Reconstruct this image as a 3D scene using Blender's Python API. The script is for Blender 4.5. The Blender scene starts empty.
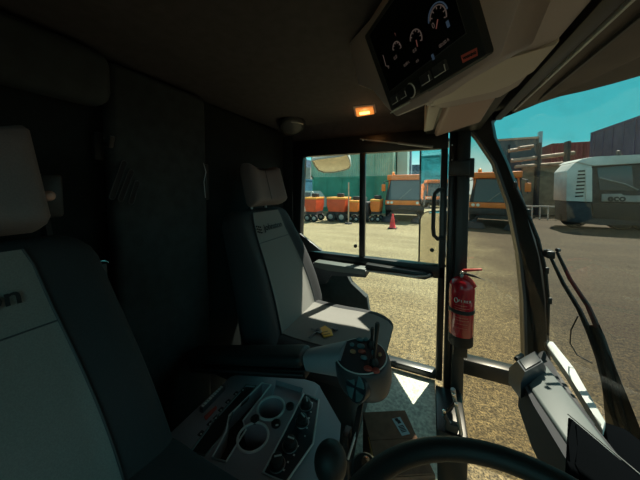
import bpy, bmesh, math, random
from mathutils import Vector, Matrix
random.seed(7)
R = math.radians
C = bpy.context.scene.collection
V = Vector
# ------------------------------------------------------------------ camera
F, CXP, CYP = 247.0, 320.0, 202.0
YAW, PITCH = R(24), R(3)
EYE = V((0, 0, 1.68))
FWD = V((-math.sin(YAW)*math.cos(PITCH), math.cos(YAW)*math.cos(PITCH), -math.sin(PITCH)))
RGT = V((math.cos(YAW), math.sin(YAW), 0))
UPV = RGT.cross(FWD)

def ray(px, py):
    return FWD + RGT*((px-CXP)/F) + UPV*((CYP-py)/F)

def at(px, py, X=None, Y=None, Z=None):
    d = ray(px, py)
    if X is not None: t = (X-EYE.x)/d.x
    elif Y is not None: t = (Y-EYE.y)/d.y
    else: t = (Z-EYE.z)/d.z
    return EYE + d*t

def onplane(px, py, p, n):
    d = ray(px, py)
    return EYE + d*((p-EYE).dot(n)/d.dot(n))

cam = bpy.data.cameras.new('camera'); co = bpy.data.objects.new('camera', cam); C.objects.link(co)
cam.sensor_width = 36; cam.lens = F/640*36; cam.shift_y = -(240-CYP)/640
cam.clip_start = 0.01; cam.clip_end = 400
co.location = EYE; co.rotation_euler = (R(90)-PITCH, 0, YAW)
bpy.context.scene.camera = co

# ------------------------------------------------------------------ materials
def mat(name, col, rough=.6, metal=0, noise=0, nscale=60, bump=0, bscale=300, emis=None, estr=0, spec=.5, col2=None, coat=0):
    m = bpy.data.materials.new(name); m.use_nodes = True
    nt = m.node_tree; b = nt.nodes['Principled BSDF']
    b.inputs['Base Color'].default_value = (*col, 1); b.inputs['Roughness'].default_value = rough
    b.inputs['Metallic'].default_value = metal; b.inputs['Specular IOR Level'].default_value = spec
    b.inputs['Coat Weight'].default_value = coat
    tc = nt.nodes.new('ShaderNodeTexCoord')
    if noise or col2:
        n = nt.nodes.new('ShaderNodeTexNoise'); n.inputs['Scale'].default_value = nscale; n.inputs['Detail'].default_value = 6
        nt.links.new(tc.outputs['Object'], n.inputs['Vector'])
        r = nt.nodes.new('ShaderNodeValToRGB'); r.color_ramp.elements[0].position = .35; r.color_ramp.elements[1].position = .65
        if col2: a, c = col, col2
        else: a = tuple(x*(1-noise) for x in col); c = tuple(min(1, x*(1+noise)) for x in col)
        r.color_ramp.elements[0].color = (*a, 1); r.color_ramp.elements[1].color = (*c, 1)
        nt.links.new(n.outputs['Fac'], r.inputs['Fac']); nt.links.new(r.outputs['Color'], b.inputs['Base Color'])
    if bump:
        n2 = nt.nodes.new('ShaderNodeTexNoise'); n2.inputs['Scale'].default_value = bscale; n2.inputs['Detail'].default_value = 3
        nt.links.new(tc.outputs['Object'], n2.inputs['Vector'])
        bp = nt.nodes.new('ShaderNodeBump'); bp.inputs['Strength'].default_value = bump; bp.inputs['Distance'].default_value = .002
        nt.links.new(n2.outputs['Fac'], bp.inputs['Height']); nt.links.new(bp.outputs['Normal'], b.inputs['Normal'])
    if emis:
        b.inputs['Emission Color'].default_value = (*emis, 1); b.inputs['Emission Strength'].default_value = estr
    return m

def glass(name, tint, refl=.05, dust=.02, dscale=40):
    m = bpy.data.materials.new(name); m.use_nodes = True; nt = m.node_tree; nt.nodes.clear()
    o = nt.nodes.new('ShaderNodeOutputMaterial'); t = nt.nodes.new('ShaderNodeBsdfTransparent'); t.inputs[0].default_value = (*tint, 1)
    g = nt.nodes.new('ShaderNodeBsdfGlossy'); g.inputs['Roughness'].default_value = .02
    d = nt.nodes.new('ShaderNodeBsdfDiffuse'); d.inputs[0].default_value = (.55, .5, .42, 1)
    mx = nt.nodes.new('ShaderNodeMixShader'); mx.inputs[0].default_value = refl
    nt.links.new(t.outputs[0], mx.inputs[1]); nt.links.new(g.outputs[0], mx.inputs[2])
    tc = nt.nodes.new('ShaderNodeTexCoord'); n = nt.nodes.new('ShaderNodeTexNoise'); n.inputs['Scale'].default_value = dscale; n.inputs['Detail'].default_value = 8
    nt.links.new(tc.outputs['Object'], n.inputs['Vector'])
    mr = nt.nodes.new('ShaderNodeMapRange'); mr.inputs[1].default_value = .5; mr.inputs[2].default_value = .75; mr.inputs[3].default_value = dust*.3; mr.inputs[4].default_value = dust*3
    nt.links.new(n.outputs['Fac'], mr.inputs[0])
    m2 = nt.nodes.new('ShaderNodeMixShader'); nt.links.new(mr.outputs[0], m2.inputs[0])
    nt.links.new(mx.outputs[0], m2.inputs[1]); nt.links.new(d.outputs[0], m2.inputs[2]); nt.links.new(m2.outputs[0], o.inputs[0])
    return m

def corrugated(name, col, freq, axis='X', rough=.6, rust=.15):
    m = mat(name, col, rough, noise=rust, nscale=1.2)
    nt = m.node_tree; b = nt.nodes['Principled BSDF']
    tc = nt.nodes.new('ShaderNodeTexCoord'); w = nt.nodes.new('ShaderNodeTexWave'); w.wave_type = 'BANDS'; w.bands_direction = axis
    w.inputs['Scale'].default_value = freq; nt.links.new(tc.outputs['Object'], w.inputs['Vector'])
    bp = nt.nodes.new('ShaderNodeBump'); bp.inputs['Strength'].default_value = 1; bp.inputs['Distance'].default_value = .05
    nt.links.new(w.outputs['Fac'], bp.inputs['Height']); nt.links.new(bp.outputs['Normal'], b.inputs['Normal'])
    return m

M = dict(
 black=mat('black_plastic', (.020, .025, .026), .42, bump=.15),
 blackpaint=mat('black_paint', (.010, .012, .013), .35),
 rubber=mat('black_rubber', (.010, .012, .012), .55, bump=.2),
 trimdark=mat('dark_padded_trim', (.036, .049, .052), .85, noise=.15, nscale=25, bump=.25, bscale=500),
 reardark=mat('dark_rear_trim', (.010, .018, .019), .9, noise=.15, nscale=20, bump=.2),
 headliner=mat('brown_grey_headliner', (.058, .053, .057), .85, noise=.12, nscale=30, bump=.2, bscale=600),
 housing=mat('taupe_moulded_plastic', (.46, .40, .395), .5, bump=.12, bscale=500),
 beige=mat('pale_moulded_plastic', (.60, .55, .49), .5, bump=.1, bscale=500),
 bin=mat('pinkish_taupe_plastic', (.46, .34, .31), .55, bump=.1),
 visor=mat('brown_tinted_visor', (.085, .068, .062), .45, noise=.2, nscale=8),
 fabric=mat('grey_seat_fabric', (.225, .22, .208), .9, noise=.09, nscale=420, bump=.3, bscale=900),
 fabricd=mat('grey_drab_seat_fabric', (.20, .18, .18), .9, noise=.2, nscale=140, bump=.4, bscale=900),
 bolster=mat('charcoal_seat_fabric', (.028, .030, .034), .8, noise=.1, nscale=400, bump=.3, bscale=900),
 headrest=mat('grey_headrest_fabric', (.20, .17, .165), .9, noise=.08, nscale=420, bump=.3, bscale=900),
 console=mat('slate_grey_plastic', (.30, .32, .355), .45, bump=.12, bscale=700),
 dkgrey=mat('dark_grey_plastic', (.05, .055, .062), .45, bump=.1),
 trimlight=mat('pale_grey_trim', (.58, .62, .62), .35),
 chrome=mat('bright_metal', (.7, .7, .68), .22, 1),
 steel=mat('dull_steel', (.35, .37, .38), .35, .8),
 floor=mat('grey_rubber_mat', (.56, .58, .50), .85, noise=.3, nscale=70, bump=.5, bscale=250),
 red=mat('red_gloss_paint', (.42, .012, .024), .25, coat=.4),
 redpl=mat('red_plastic', (.62, .035, .03), .4),
 white=mat('white_print', (.75, .75, .72), .6),
 cream=mat('off_white_paint', (.62, .66, .63), .5, noise=.12, nscale=2),
 card=mat('brown_cardboard', (.19, .11, .07), .85, noise=.12, nscale=40),
 cardin=mat('raw_cardboard_inside', (.60, .36, .12), .85, noise=.1, nscale=40),
 sticker=mat('pale_blue_sticker', (.36, .55, .60), .6),
 ink=mat('black_ink', (.01, .012, .014), .7),
 yellow=mat('yellow_tag', (.85, .42, .03), .5),
 matte=mat('matte_black_plastic', (.004, .005, .006), .8, spec=0),
 screen=mat('black_screen', (.004, .006, .007), .25),
 glow=mat('screen_grey_glow', (.02, .02, .02), .6, emis=(.5, .36, .3), estr=.07),
 glowb=mat('screen_blue_glow', (.02, .02, .02), .6, emis=(.2, .33, .5), estr=.06),
 glowr=mat('screen_red_glow', (.02, .02, .02), .6, emis=(.7, .25, .2), estr=.08),
 amber=mat('amber_lamp_lens', (.8, .35, .1), .35, emis=(1, .32, .06), estr=.55),
 bulb=mat('amber_bulb', (1, .5, .2), .35, emis=(1, .48, .12), estr=3.2),
 labelred=mat('faded_red_label', (.62, .13, .11), .6),
 teal=mat('teal_button', (.10, .19, .21), .4),
 btnred=mat('red_button', (.42, .07, .05), .4),
 btnor=mat('orange_button', (.5, .25, .12), .4),
 podtop=mat('blue_black_panel', (.022, .034, .045), .35),
 dashgrey=mat('dash_grey_plastic', (.115, .14, .135), .5, bump=.1, bscale=500),
 dashside=mat('dash_mid_grey_plastic', (.075, .078, .084), .75, bump=.1, bscale=500, spec=.1),
 bolt=mat('copper_bolt', (.55, .38, .32), .4, .5),
 mirror=None,
 # outside
 ground=None,
 orange=mat('orange_vehicle_paint', (.80, .20, .035), .4, noise=.1, nscale=3),
 redor=mat('red_orange_paint', (.62, .085, .03), .45, noise=.15, nscale=3),
 yelor=mat('yellow_orange_paint', (.85, .40, .08), .45),
 tyre=mat('tyre_rubber', (.015, .015, .017), .8),
 dark=mat('dark_machine_parts', (.03, .03, .036), .6, noise=.3, nscale=6),
 darkblue=mat('bluish_dark_paint', (.06, .08, .12), .5),
 vglass=mat('vehicle_window_glass', (.09, .11, .12), .12),
 grey=mat('mid_grey_paint', (.28, .28, .27), .6, noise=.2, nscale=2),
 lamp=mat('headlamp_lens', (.8, .8, .75), .2),
 conered=mat('red_cone_plastic', (.8, .05, .06), .5),
 green=corrugated('green_corrugated_steel', (.085, .40, .30), 3.5, 'X'),
 palegreen=corrugated('pale_green_steel', (.30, .52, .42), 2.2, 'X'),
 blue=corrugated('blue_corrugated_steel', (.03, .15, .27), 3.0, 'X'),
 purple=corrugated('violet_grey_corrugated_steel', (.12, .105, .20), 3.6, 'Y'),
 redcon=corrugated('dark_red_steel', (.26, .035, .04), 1.5, 'X'),
 greycon=corrugated('grey_corrugated_sheet', (.20, .21, .22), 4, 'X'),
 pipe=mat('rusty_pale_pipe', (.55, .38, .27), .6, noise=.2, nscale=4),
 teal_c=corrugated('teal_corrugated_steel', (.02, .33, .42), 3.0, 'Y'),
 tower=mat('blue_grey_cladding', (.09, .13, .20), .5, noise=.5, nscale=3),
 paleteal=mat('pale_teal_cladding', (.36, .55, .52), .6),
 tan=mat('tan_timber_sheet', (.33, .28, .2), .8, noise=.2, nscale=3),
)
M['door_glass'] = glass('door_glass', (.97, .985, .96), .03, .006, 30)
M['quarter_glass'] = glass('quarter_glass', (.80, .78, .73), .05, .015, 30)
M['screen_glass'] = glass('windscreen_glass', (.60, .61, .59), .04, .03, 14)

def mirror_mat():
    m = bpy.data.materials.new('mirror_glass'); m.use_nodes = True
    b = m.node_tree.nodes['Principled BSDF']; b.inputs['Base Color'].default_value = (.86, .9, .88, 1)
    b.inputs['Metallic'].default_value = 1; b.inputs['Roughness'].default_value = .02
    return m
M['mirror'] = mirror_mat()

def ground_mat():
    m = bpy.data.materials.new('dusty_yard_ground'); m.use_nodes = True
    nt = m.node_tree; b = nt.nodes['Principled BSDF']; b.inputs['Roughness'].default_value = .95
    tc = nt.nodes.new('ShaderNodeTexCoord')
    def noise(s, d=8):
        n = nt.nodes.new('ShaderNodeTexNoise'); n.inputs['Scale'].default_value = s; n.inputs['Detail'].default_value = d
        n.inputs['Roughness'].default_value = .7
        nt.links.new(tc.outputs['Object'], n.inputs['Vector']); return n
    def ramp(n, stops):
        r = nt.nodes.new('ShaderNodeValToRGB'); e = r.color_ramp.elements
        e[0].position, e[0].color = stops[0][0], (*stops[0][1], 1); e[1].position, e[1].color = stops[-1][0], (*stops[-1][1], 1)
        for p, c in stops[1:-1]: x = e.new(p); x.color = (*c, 1)
        nt.links.new(n.outputs['Fac'], r.inputs['Fac']); return r
    def mix(a, c, fac=None, mode='MIX', f=.5):
        x = nt.nodes.new('ShaderNodeMix'); x.data_type = 'RGBA'; x.blend_type = mode; x.inputs['Factor'].default_value = f
        nt.links.new(a, x.inputs[6]); nt.links.new(c, x.inputs[7])
        if fac: nt.links.new(fac, x.inputs[0])
        return x.outputs[2]
    big = ramp(noise(.35), [(.35, (.205, .18, .108)), (.5, (.255, .23, .138)), (.68, (.30, .27, .165))])
    fine = ramp(noise(22), [(.36, (.2, .19, .18)), (.5, (.85, .85, .85)), (.62, (1.4, 1.35, 1.25))])
    c = mix(big.outputs[0], fine.outputs[0], mode='MULTIPLY', f=.85)
    peb = ramp(noise(70, 3), [(.38, (.2, .19, .18)), (.5, (1, 1, 1)), (.62, (1.8, 1.72, 1.6))])
    c = mix(c, peb.outputs[0], mode='MULTIPLY', f=1)
    streak = nt.nodes.new('ShaderNodeTexNoise'); streak.inputs['Scale'].default_value = 1; streak.inputs['Detail'].default_value = 7
    mp = nt.nodes.new('ShaderNodeMapping'); mp.inputs['Scale'].default_value = (.35, 2.2, 1)
    nt.links.new(tc.outputs['Object'], mp.inputs['Vector']); nt.links.new(mp.outputs[0], streak.inputs['Vector'])
    st = ramp(streak, [(.4, (.72, .68, .62)), (.56, (1, 1, 1))])
    c = mix(c, st.outputs[0], mode='MULTIPLY', f=.5)
    # browner ahead of and beside the cab; lens vignette and glass dimming painted in
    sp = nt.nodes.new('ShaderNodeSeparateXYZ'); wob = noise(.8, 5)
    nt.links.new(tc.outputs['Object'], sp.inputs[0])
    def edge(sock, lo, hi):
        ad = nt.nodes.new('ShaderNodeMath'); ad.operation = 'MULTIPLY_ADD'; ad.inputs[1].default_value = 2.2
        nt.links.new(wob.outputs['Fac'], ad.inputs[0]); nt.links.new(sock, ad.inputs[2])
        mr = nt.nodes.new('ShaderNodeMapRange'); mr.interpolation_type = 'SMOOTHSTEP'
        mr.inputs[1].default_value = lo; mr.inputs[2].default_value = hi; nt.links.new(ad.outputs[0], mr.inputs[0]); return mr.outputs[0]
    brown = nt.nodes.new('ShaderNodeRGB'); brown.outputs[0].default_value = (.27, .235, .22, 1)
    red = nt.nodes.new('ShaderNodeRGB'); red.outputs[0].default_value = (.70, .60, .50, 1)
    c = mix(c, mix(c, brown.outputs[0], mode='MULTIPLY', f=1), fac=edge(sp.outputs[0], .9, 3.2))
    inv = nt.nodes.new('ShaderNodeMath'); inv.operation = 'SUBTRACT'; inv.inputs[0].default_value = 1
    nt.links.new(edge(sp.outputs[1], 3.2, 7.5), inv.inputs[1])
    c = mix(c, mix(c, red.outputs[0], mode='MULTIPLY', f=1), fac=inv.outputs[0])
    nt.links.new(c, b.inputs['Base Color'])
    bp = nt.nodes.new('ShaderNodeBump'); bp.inputs['Strength'].default_value = .6; bp.inputs['Distance'].default_value = .01
    n3 = noise(45, 4); nt.links.new(n3.outputs['Fac'], bp.inputs['Height']); nt.links.new(bp.outputs['Normal'], b.inputs['Normal'])
    return m
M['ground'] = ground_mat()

# ------------------------------------------------------------------ mesh helpers
class MB:
    def __init__(s): s.bm = bmesh.new()
    def _bev(s, geom_verts, bevel, seg=2):
        if bevel <= 0: return
        vs = set(geom_verts)
        ed = [e for e in s.bm.edges if e.verts[0] in vs and e.verts[1] in vs]
        bmesh.ops.bevel(s.bm, geom=ed, offset=bevel, segments=seg, profile=.5, affect='EDGES', clamp_overlap=True)
    def box(s, c, size, rot=None, bevel=0, seg=2):
        r = bmesh.ops.create_cube(s.bm, size=1)
        m = Matrix.Translation(V(c)) @ (rot.to_4x4() if rot else Matrix()) @ Matrix.Diagonal((*size, 1))
        bmesh.ops.transform(s.bm, matrix=m, verts=r['verts']); s._bev(r['verts'], bevel, seg); return s
    def bounds(s, a, b, bevel=0, seg=2):
        a, b = V(a), V(b); return s.box((a+b)/2, [abs(x) for x in (b-a)], None, bevel, seg)
    def prism(s, pts, vec, bevel=0, seg=2):
        pts = [V(p) for p in pts]; vec = V(vec)
        n = V((0, 0, 0))
        for i in range(len(pts)): n += pts[i].cross(pts[(i+1) % len(pts)])
        if n.dot(vec) > 0: pts = pts[::-1]
        a = [s.bm.verts.new(p) for p in pts]; b = [s.bm.verts.new(p+vec) for p in pts]; k = len(pts)
        s.bm.faces.new(a); s.bm.faces.new(b[::-1])
        for i in range(k): s.bm.faces.new((a[i], b[i], b[(i+1) % k], a[(i+1) % k])[::-1])
        s._bev(a+b, bevel, seg); return s
    def loft(s, rings, cap=True, closed=True):
        rs = [[s.bm.verts.new(p) for p in r] for r in rings]; k = len(rs[0])
        for a, b in zip(rs, rs[1:]):
            for i in range(k if closed else k-1):
                s.bm.faces.new((a[i], a[(i+1) % k], b[(i+1) % k], b[i]))
        if cap and closed: s.bm.faces.new(rs[0][::-1]); s.bm.faces.new(rs[-1])
        return s
    def tube(s, pts, r, n=12, closed=False):
        pts = [V(p) for p in pts]; k = len(pts); rr = r if isinstance(r, (list, tuple)) else [r]*k
        rings = []; prev = None
        for i, p in enumerate(pts):
            if closed: t = pts[(i+1) % k]-pts[i-1]
            else: t = pts[min(i+1, k-1)]-pts[max(i-1, 0)]
            t.normalize()
            if prev is None:
                u = t.orthogonal().normalized()
            else:
                u = (prev - t*prev.dot(t)).normalized()
            prev = u; w = t.cross(u)
            rings.append([p+(u*math.cos(2*math.pi*j/n)+w*math.sin(2*math.pi*j/n))*rr[i] for j in range(n)])
        if closed:
            rings.append(rings[0]); s.loft(rings, cap=False); bmesh.ops.remove_doubles(s.bm, verts=s.bm.verts, dist=1e-6)
        else: s.loft(rings)
        return s
    def lathe(s, o, axis, prof, n=28):
        o = V(o); ax = V(axis).normalized(); u = ax.orthogonal().normalized(); w = ax.cross(u)
        s.loft([[o+ax*h+(u*math.cos(2*math.pi*j/n)+w*math.sin(2*math.pi*j/n))*max(r, 1e-4) for j in range(n)] for r, h in prof]); return s
    def ball(s, c, r, sc=(1, 1, 1), u=20, v=12, rot=None):
        x = bmesh.ops.create_uvsphere(s.bm, u_segments=u, v_segments=v, radius=r)
        m = Matrix.Translation(V(c)) @ (rot.to_4x4() if rot else Matrix()) @ Matrix.Diagonal((*sc, 1))
        bmesh.ops.transform(s.bm, matrix=m, verts=x['verts']); return s
    def grid(s, rows, thick=0):
        g = [[s.bm.verts.new(p) for p in r] for r in rows]; fs = []
        for a, b in zip(g, g[1:]):
            for i in range(len(a)-1): fs.append(s.bm.faces.new((a[i], a[i+1], b[i+1], b[i])))
        if thick:
            s.bm.normal_update(); bmesh.ops.solidify(s.bm, geom=fs, thickness=thick)
        return s
    def build(s, name, m, parent=None, smooth=40):
        bmesh.ops.recalc_face_normals(s.bm, faces=s.bm.faces)
        me = bpy.data.meshes.new(name); s.bm.to_mesh(me); s.bm.free()
        return link(name, me, m, parent, smooth)

def link(name, me, m, parent=None, smooth=40):
    o = bpy.data.objects.new(name, me); C.objects.link(o)
    me.materials.clear(); me.materials.append(M[m] if isinstance(m, str) else m)
    if smooth:
        me.polygons.foreach_set('use_smooth', [True]*len(me.polygons))
        try: me.set_sharp_from_angle(angle=R(smooth))
        except Exception: pass
    if parent is not None: put(o, parent)
    return o

def put(o, parent):
    # geometry is given in world space; keep it there under its parent
    o.parent = parent
    M0 = Matrix.Identity(4); q = parent
    chain = []
    while q is not None: chain.append(q); q = q.parent
    for q in reversed(chain): M0 = M0 @ q.matrix_parent_inverse @ q.matrix_basis
    o.matrix_parent_inverse = M0.inverted()

def tag(o, label, cat, group=None):
    o['label'] = label; o['category'] = cat
    if group: o['group'] = group
    return o

def thing(name, label, cat, loc, group=None):
    o = bpy.data.objects.new(name, None); C.objects.link(o); o.location = loc; o.empty_display_size = .1
    return tag(o, label, cat, group)

def structure(o):
    o['kind'] = 'structure'; return o

def sroot(name, loc):
    o = bpy.data.objects.new(name, None); C.objects.link(o); o.location = loc; return structure(o)

def text_mesh(name, s, org, xd, yd, size, m, parent, extrude=.0004, align='LEFT', bold=0):
    cu = bpy.data.curves.new(name, 'FONT'); cu.body = s; cu.size = size; cu.extrude = extrude; cu.align_x = align; cu.align_y = 'CENTER'
    cu.offset = bold; cu.resolution_u = 3
    t = bpy.data.objects.new(name+'_curve', cu); C.objects.link(t)
    bpy.context.view_layer.update()
    me = bpy.data.meshes.new_from_object(t.evaluated_get(bpy.context.evaluated_depsgraph_get()))
    bpy.data.objects.remove(t); bpy.data.curves.remove(cu)
    xd = V(xd).normalized(); yd = V(yd); yd = (yd-xd*yd.dot(xd)).normalized(); z = xd.cross(yd)
    mt = Matrix((xd, yd, z)).transposed().to_4x4(); mt.translation = V(org)
    me.transform(mt); me.name = name
    return link(name, me, m, parent, 0)

def cut(o, cutters):
    # subtract recess volumes from o, then throw the volumes away
    tmp = []
    for mb in cutters:
        bmesh.ops.recalc_face_normals(mb.bm, faces=mb.bm.faces)
        me = bpy.data.meshes.new('recess'); mb.bm.to_mesh(me); mb.bm.free()
        t = bpy.data.objects.new('recess', me); C.objects.link(t); tmp.append(t)
        md = o.modifiers.new('recess', 'BOOLEAN'); md.object = t; md.operation = 'DIFFERENCE'; md.solver = 'EXACT'
    bpy.context.view_layer.update()
    me = bpy.data.meshes.new_from_object(o.evaluated_get(bpy.context.evaluated_depsgraph_get()))
    o.modifiers.clear(); old = o.data; o.data = me; me.name = o.name
    for t in tmp: bpy.data.objects.remove(t)
    try: me.set_sharp_from_angle(angle=R(35))
    except Exception: pass
    return o

def sgnpow(x, p): return math.copysign(abs(x)**p, x)

def copy_tree(o, parent=None):
    c = o.copy(); C.objects.link(c)
    if parent is not None:
        c.parent = parent; c.matrix_parent_inverse = o.matrix_parent_inverse.copy()
    for ch in [x for x in bpy.data.objects if x.parent == o]: copy_tree(ch, c)
    return c
# ================================================================== world and sun
w = bpy.data.worlds.new('sky'); bpy.context.scene.world = w; w.use_nodes = True
nt = w.node_tree; bg = nt.nodes['Background']
tc = nt.nodes.new('ShaderNodeTexCoord'); sx = nt.nodes.new('ShaderNodeSeparateXYZ'); nt.links.new(tc.outputs['Generated'], sx.inputs[0])
rp = nt.nodes.new('ShaderNodeValToRGB'); e = rp.color_ramp.elements
e[0].position, e[0].color = 0, (.70, .86, .82, 1); e[1].position, e[1].color = 1, (.34, .44, .48, 1)
for p, c in ((.07, (.55, .86, .84, 1)), (.15, (.08, .62, .68, 1)), (.36, (.07, .55, .62, 1)), (.55, (.34, .46, .50, 1))):
    x = e.new(p); x.color = c
nz = nt.nodes.new('ShaderNodeTexNoise'); nz.inputs['Scale'].default_value = 4; nz.inputs['Detail'].default_value = 6
nt.links.new(tc.outputs['Generated'], nz.inputs['Vector'])
ad = nt.nodes.new('ShaderNodeMath'); ad.operation = 'MULTIPLY_ADD'; ad.inputs[1].default_value = .14; ad.inputs[2].default_value = -.07
nt.links.new(nz.outputs['Fac'], ad.inputs[0])
a2 = nt.nodes.new('ShaderNodeMath'); a2.operation = 'ADD'; nt.links.new(sx.outputs['Z'], a2.inputs[0]); nt.links.new(ad.outputs[0], a2.inputs[1])
nt.links.new(a2.outputs[0], rp.inputs['Fac']); nt.links.new(rp.outputs['Color'], bg.inputs['Color'])
bg.inputs['Strength'].default_value = 1.0
SUN = V((.40, 1.0, 1.55)).normalized()
sl = bpy.data.lights.new('sun', 'SUN'); sl.energy = 8.0; sl.angle = R(.6); sl.color = (1, .95, .80)
so = bpy.data.objects.new('sun', sl); C.objects.link(so); so.rotation_euler = SUN.to_track_quat('Z', 'Y').to_euler(); so.location = (3, 5, 8)
vs = bpy.context.scene.view_settings
vs.view_transform = 'Standard'; vs.look = 'None'; vs.gamma = 1; vs.use_curve_mapping = False; vs.exposure = .32
bpy.context.scene.cycles.use_denoising = True
bpy.context.scene.cycles.max_bounces = 10; bpy.context.scene.cycles.transparent_max_bounces = 16

# ================================================================== cab shell
YS = 1.55           # inner face of the passenger side
ZC, ZF = 2.10, .55  # headliner, cab floor
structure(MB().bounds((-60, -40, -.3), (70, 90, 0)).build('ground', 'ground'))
structure(MB().prism([(-1.05, -.34, ZF), (.05, -.34, ZF), (.05, 1.56, ZF), (-1.05, 1.56, ZF)], (0, 0, -.06)).build('floor', 'floor'))
structure(MB().prism([(-1.12, -.40, ZC), (.31, -.40, ZC), (.31, 1.60, ZC), (-1.12, 1.60, ZC)], (0, 0, .06)).build('ceiling', 'headliner'))
# coved edge of the headliner over the door and the rear wall
tr = MB()
prof = [(0, 0), (.03, -.005), (.07, -.03), (.09, -.07), (.095, -.10), (.095, .02), (0, .02)]
tr.loft([[V((x, 1.47+a, ZC+b)) for a, b in prof] for x in (-1.0, .10)])
structure(tr.build('trim_1', 'headliner'))
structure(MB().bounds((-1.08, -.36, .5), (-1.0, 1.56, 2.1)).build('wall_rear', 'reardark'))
rw = MB()
for a, b in (((-1.05, .5), (.45, 1.22)), ((-1.05, 1.93), (.45, 2.1)), ((-1.05, 1.22), (-.50, 1.93)), ((.33, 1.22), (.45, 1.93))):
    rw.bounds((a[0], -.44, a[1]), (b[0], -.36, b[1]))
structure(rw.build('wall_right', 'trimdark'))
q4 = sroot('window_4', (-.2, -.4, 1.2))  # unseen driver's window, added to brighten the cab inside
MB().bounds((-.52, -.402, 1.20), (.35, -.398, 1.95)).build('driver_door_pane', 'door_glass', q4)
# padded column between the two seats
col = MB().bounds((-.99, .455, .55), (-.93, .83, 2.09), .025, 3).build('trim_2', 'trimdark'); structure(col)
# soffit over the driver's rear wall and the recess panel behind the passenger
structure(MB().bounds((-.99, -.3, 1.93), (-.88, .45, 2.09), .04, 3).build('trim_3', 'trimdark'))
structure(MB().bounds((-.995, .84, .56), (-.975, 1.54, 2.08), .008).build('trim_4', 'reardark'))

# ---- passenger door
door = sroot('door_1', (-.4, YS, ZF))
D0, D1 = YS, YS+.06
ZT, ZB = 1.908, 1.238
xl_t, xl_b = at(303, 157, Y=YS).x, at(298, 250, Y=YS).x
XR = at(440, 200, Y=YS).x
def sprism(pts, y0=D0, y1=D1, bev=.006):   # (x, z) outline in the side wall
    return MB().prism([V((x, y0, z)) for x, z in pts], V((0, y1-y0, 0)), bev)
fr = MB()
for pts in ([(-.97, ZT), (XR+.035, ZT), (XR+.035, 2.02), (-.97, 2.02)],
            [(xl_b-.10, 1.17), (xl_b, ZB), (xl_b+.012, ZB+.02), (xl_t, ZT), (xl_t-.09, ZT)],
            [(xl_b-.05, ZB), (XR+.035, ZB), (XR+.035, 1.165), (xl_b-.05, 1.165)],
            [(XR, ZT), (XR+.035, ZT), (XR+.035, .56), (XR, .56)],
            [(-.40, .60), (XR, .60), (XR, .56), (-.40, .56)]):
    fr.prism([V((x, D0, z)) for x, z in pts], V((0, .06, 0)), .006)
fr.build('door_frame', 'blackpaint', door)
sprism([(-.95, 1.17), (-.535, 1.17), (-.47, 1.05), (-.36, .98), (-.33, .80), (-.33, .56), (-.95, .56)], D0+.005, D0+.05).build('lower_panel', 'trimdark', door)
mx0, mx1 = at(359, 200, Y=YS).x, at(364.5, 200, Y=YS).x
MB().bounds((mx0, D0+.005, ZB), (mx1, D0+.04, ZT), .003).build('sliding_pane_mullion', 'blackpaint', door)
MB().bounds((xl_b, D0+.030, ZB-.01), (XR+.01, D0+.034, ZT+.01)).build('window_pane', 'door_glass', door)
MB().bounds((-.54, D0+.030, .585), (XR+.01, D0+.034, 1.18)).build('lower_pane', 'door_glass', door)
# corner gusset bottom left of the window
sprism([(xl_b-.01, ZB-.01), at(322, 251, Y=YS).xz, at(298, 232, Y=YS).xz], D0-.004, D0+.02, .002).build('window_gusset', 'dkgrey', door)
for px, py in ((355.5, 246), (432, 250)):
    p = at(px, py, Y=YS-.012); MB().lathe(p-V((0, .008, 0)), (0, 1, 0), [(.006, 0), (.011, .002), (.012, .008), (.009, .014), (.006, .03)], 16).build('pane_latch', 'black', door)
# grab handle
hx = at(437, 200, Y=YS-.045)
zt, zb = at(437, 190, Y=YS-.045).z, at(437, 239, Y=YS-.045).z
gx = XR+.02
pts = [(gx, YS+.005, zt), (hx.x+.008, YS-.03, zt+.002), (hx.x-.012, YS-.045, zt-.02), (hx.x-.016, YS-.048, zt-.06), (hx.x-.016, YS-.048, zb+.06), (hx.x-.012, YS-.045, zb+.02), (hx.x+.008, YS-.03, zb-.002), (gx, YS+.005, zb)]
MB().tube(pts, .011, 12).build('grab_handle', 'black', door)
# gas strut under the header
a, b = at(360, 139, Y=YS-.03), at(398, 143, Y=YS-.03); c = at(433, 147, Y=YS-.03)
st = MB().tube([a, b], .0045, 10).tube([b, c], .008, 10).build('gas_strut', 'steel', door)
for p in (at(363, 139.5, Y=YS-.02), at(431, 146.5, Y=YS-.02)): MB().ball(p, .010, u=12, v=8).build('strut_ball_joint', 'chrome', st)
# sill ledge and pull channel below the window
p0, p1 = at(314, 272, Y=YS-.10), at(366, 279, Y=YS-.10)
lg = MB().prism([at(*q, Y=YS-.09) for q in ((312, 263), (366, 271), (366, 278), (330, 275), (326, 284), (312, 284))], (0, .095, 0), .006).build('sill_ledge', 'dkgrey', door)
MB().prism([at(*q, Y=YS-.092) for q in ((314, 262), (365, 269.5), (365, 275), (330, 271), (328, 271), (314, 267))], (0, .09, 0), .003).build('ledge_cap', 'dashgrey', lg)
x0, x1 = at(366, 275, Y=YS-.03).x, XR-.02
MB().prism([V((x0, YS-.055, 1.215)), V((x1-.04, YS-.055, 1.205)), V((x1, YS-.055, 1.19)), V((x1-.05, YS-.055, 1.165)), V((x0, YS-.055, 1.165))], (0, .056, 0), .008).build('pull_channel', 'black', door)
zz = 1.178
MB().tube([(x0, YS-.062, zz), (x1-.1, YS-.062, zz+.004), (x1-.04, YS-.058, zz+.012), (x1-.02, YS-.05, zz+.022)], .006, 10).build('pull_rail', 'steel', door)

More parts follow.
